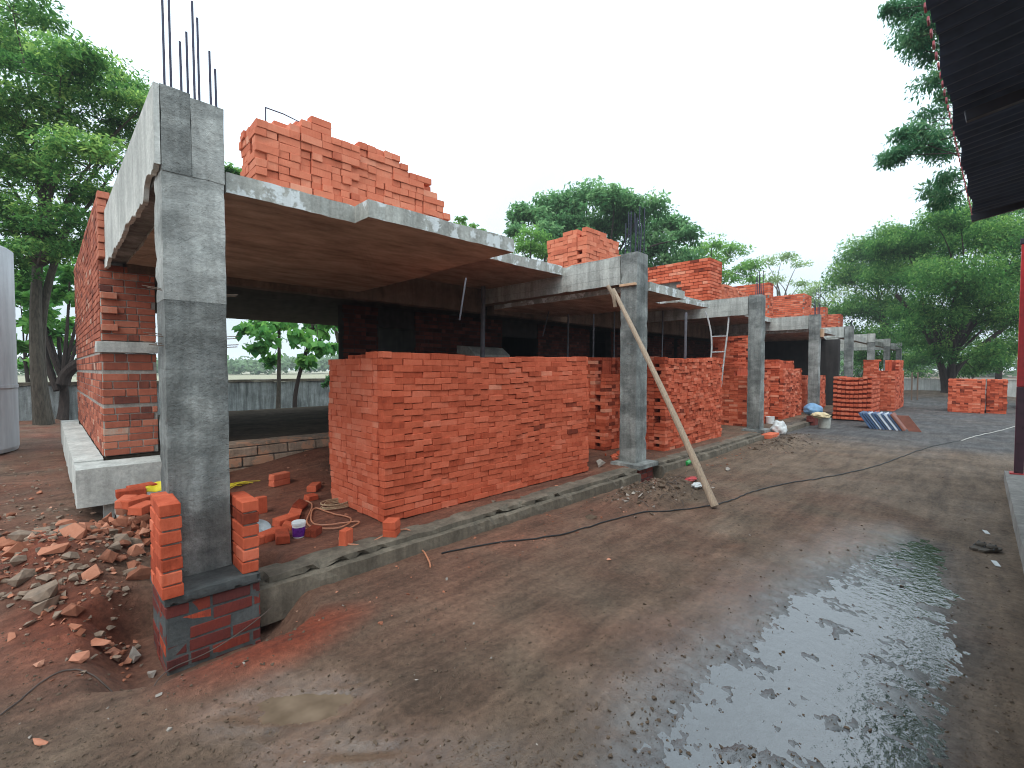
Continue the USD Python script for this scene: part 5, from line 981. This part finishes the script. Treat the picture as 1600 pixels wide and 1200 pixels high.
cnt += tree('shade_tree', 'dark tree with bare leaning stem between spreading tree and red post', 'tree', foot(1558, 33), P(1560, 540, 33), blobs([(1545, 560, 30), (1585, 530, 30), (1520, 575, 22), (1600, 500, 40)], 33, .08, 14), .24, 'leaf_right', 'bark_dark', .22, 122, per=55, clump=.7)
for k, (px, rr0, d, lab) in enumerate(((1345, 24, 44, 'dark hedge bush seen under the far beams'), (1385, 24, 46, 'hedge bush above the rough far stack'), (1430, 26, 46, 'hedge bush left of the spreading trunk'), (1520, 26, 46, 'hedge bush right of the spreading trunk'))):
    cnt += tree('hedge_bush', lab, 'bush', foot(px, d), foot(px, d) + [0, 0, .8], blobs([(px - 14, 572, rr0 * .8), (px + 12, 566, rr0), (px, 588, rr0 * .8), (px + 4, 545, rr0 * .8)], d, .03, 20 + k), .22, 'leaf_right', 'bark_dark', .12, 130 + k, per=60, clump=.65)
cnt += tree('spreading_tree', 'dense dark tree behind the far bare beams, left of the spreading tree', 'tree', foot(1385, 38), P(1385, 520, 38),
    blobs([(1345, 405, 38), (1385, 390, 38), (1330, 440, 36), (1375, 435, 45), (1415, 430, 40), (1325, 490, 26), (1355, 490, 40), (1400, 490, 44), (1340, 530, 26), (1380, 535, 34), (1425, 530, 36), (1345, 565, 24), (1395, 570, 26), (1440, 565, 28), (1420, 400, 30)], 38, .05, 17), .2, 'leaf_right', 'bark_dark', .3, 123, per=120, clump=.7, dens=2.0, flat=.8, droop=.5)
# overhanging sprays, from a tree standing behind the shed
ob = np.array([13.5, -3.2, on(13.5, -3.2)])
cnt += tree('overhanging_tree', 'feathery branches hanging into view beside the shed roof edge', 'tree', ob, ob + [-.3, .6, 4.8],
    blobs([(1440, 25, 42), (1440, 78, 36), (1462, 130, 26), (1445, 225, 34), (1475, 240, 24), (1480, 285, 18), (1415, 22, 28), (1445, 40, 28), (1425, 62, 22), (1455, 90, 24), (1470, 125, 22), (1480, 155, 14), (1395, 15, 12), (1455, 185, 22), (1435, 205, 26), (1470, 215, 24), (1410, 215, 16), (1408, 243, 18), (1388, 252, 15), (1425, 232, 18), (1455, 235, 14), (1460, 300, 20), (1480, 310, 24), (1465, 320, 14), (1520, 60, 40), (1540, 200, 50)], 11.2, .05, 15),
    .10, 'leaf_spray', 'bark_dark', .22, 141, per=130, clump=.42, dens=4.2, aspect=.30, droop=.6, flat=.75, limb_r=.22, holes=.0)
# far tree line beyond the fields, too far to count
rng = np.random.default_rng(151); cs, rs = [], []
for k in range(520):
    x = rng.uniform(-70, 160); y = rng.uniform(150, 190) ; h = (2.5 + 5.0 * meshkit.noise(np.array([x * .045, 0, 0]), 3)) * rng.uniform(.5, 1.0); cs.append((x, y, h)); rs.append(rng.uniform(2.0, 3.8))
solo('far_tree_line', (lambda g: (g[0], g[1], g[2]))(leaves(cs, rs, 40, 1.3, rng, .1, .75, .8)), 'leaf_far', 'hazy line of trees beyond the fields behind the boundary wall', 'trees', kind='stuff')
cs, rs = [], []
for k in range(400):
    a = rng.uniform(-.5, 1.0); d = rng.uniform(130, 150); x, y = d, d * a; cs.append((x, y, rng.uniform(1, 7))); rs.append(rng.uniform(2.5, 4))
solo('far_tree_line', (lambda g: (g[0], g[1], g[2]))(leaves(cs, rs, 40, 1.3, rng, .1, .75, .8)), 'leaf_far', 'hazy line of trees beyond the far end of the yard', 'trees', kind='stuff')
print('leaf triangles', cnt)

# ------------------------------------------------------------------ the damp air
usdkit.material(stage, '/World/Looks/damp_air', {'v': ('principled_volume', {'color': (.93, .96, 1.), 'density': .0006, 'anisotropy': .2})}, [], volume='v.volume')
MATS['damp_air'] = UsdShade.Material.Get(stage, '/World/Looks/damp_air')
solo('haze', bx(-1600, 1600, -1600, 1600, -3, 30, .001)[:2], 'damp_air', 'pale damp air over the whole place', None, kind='stuff')
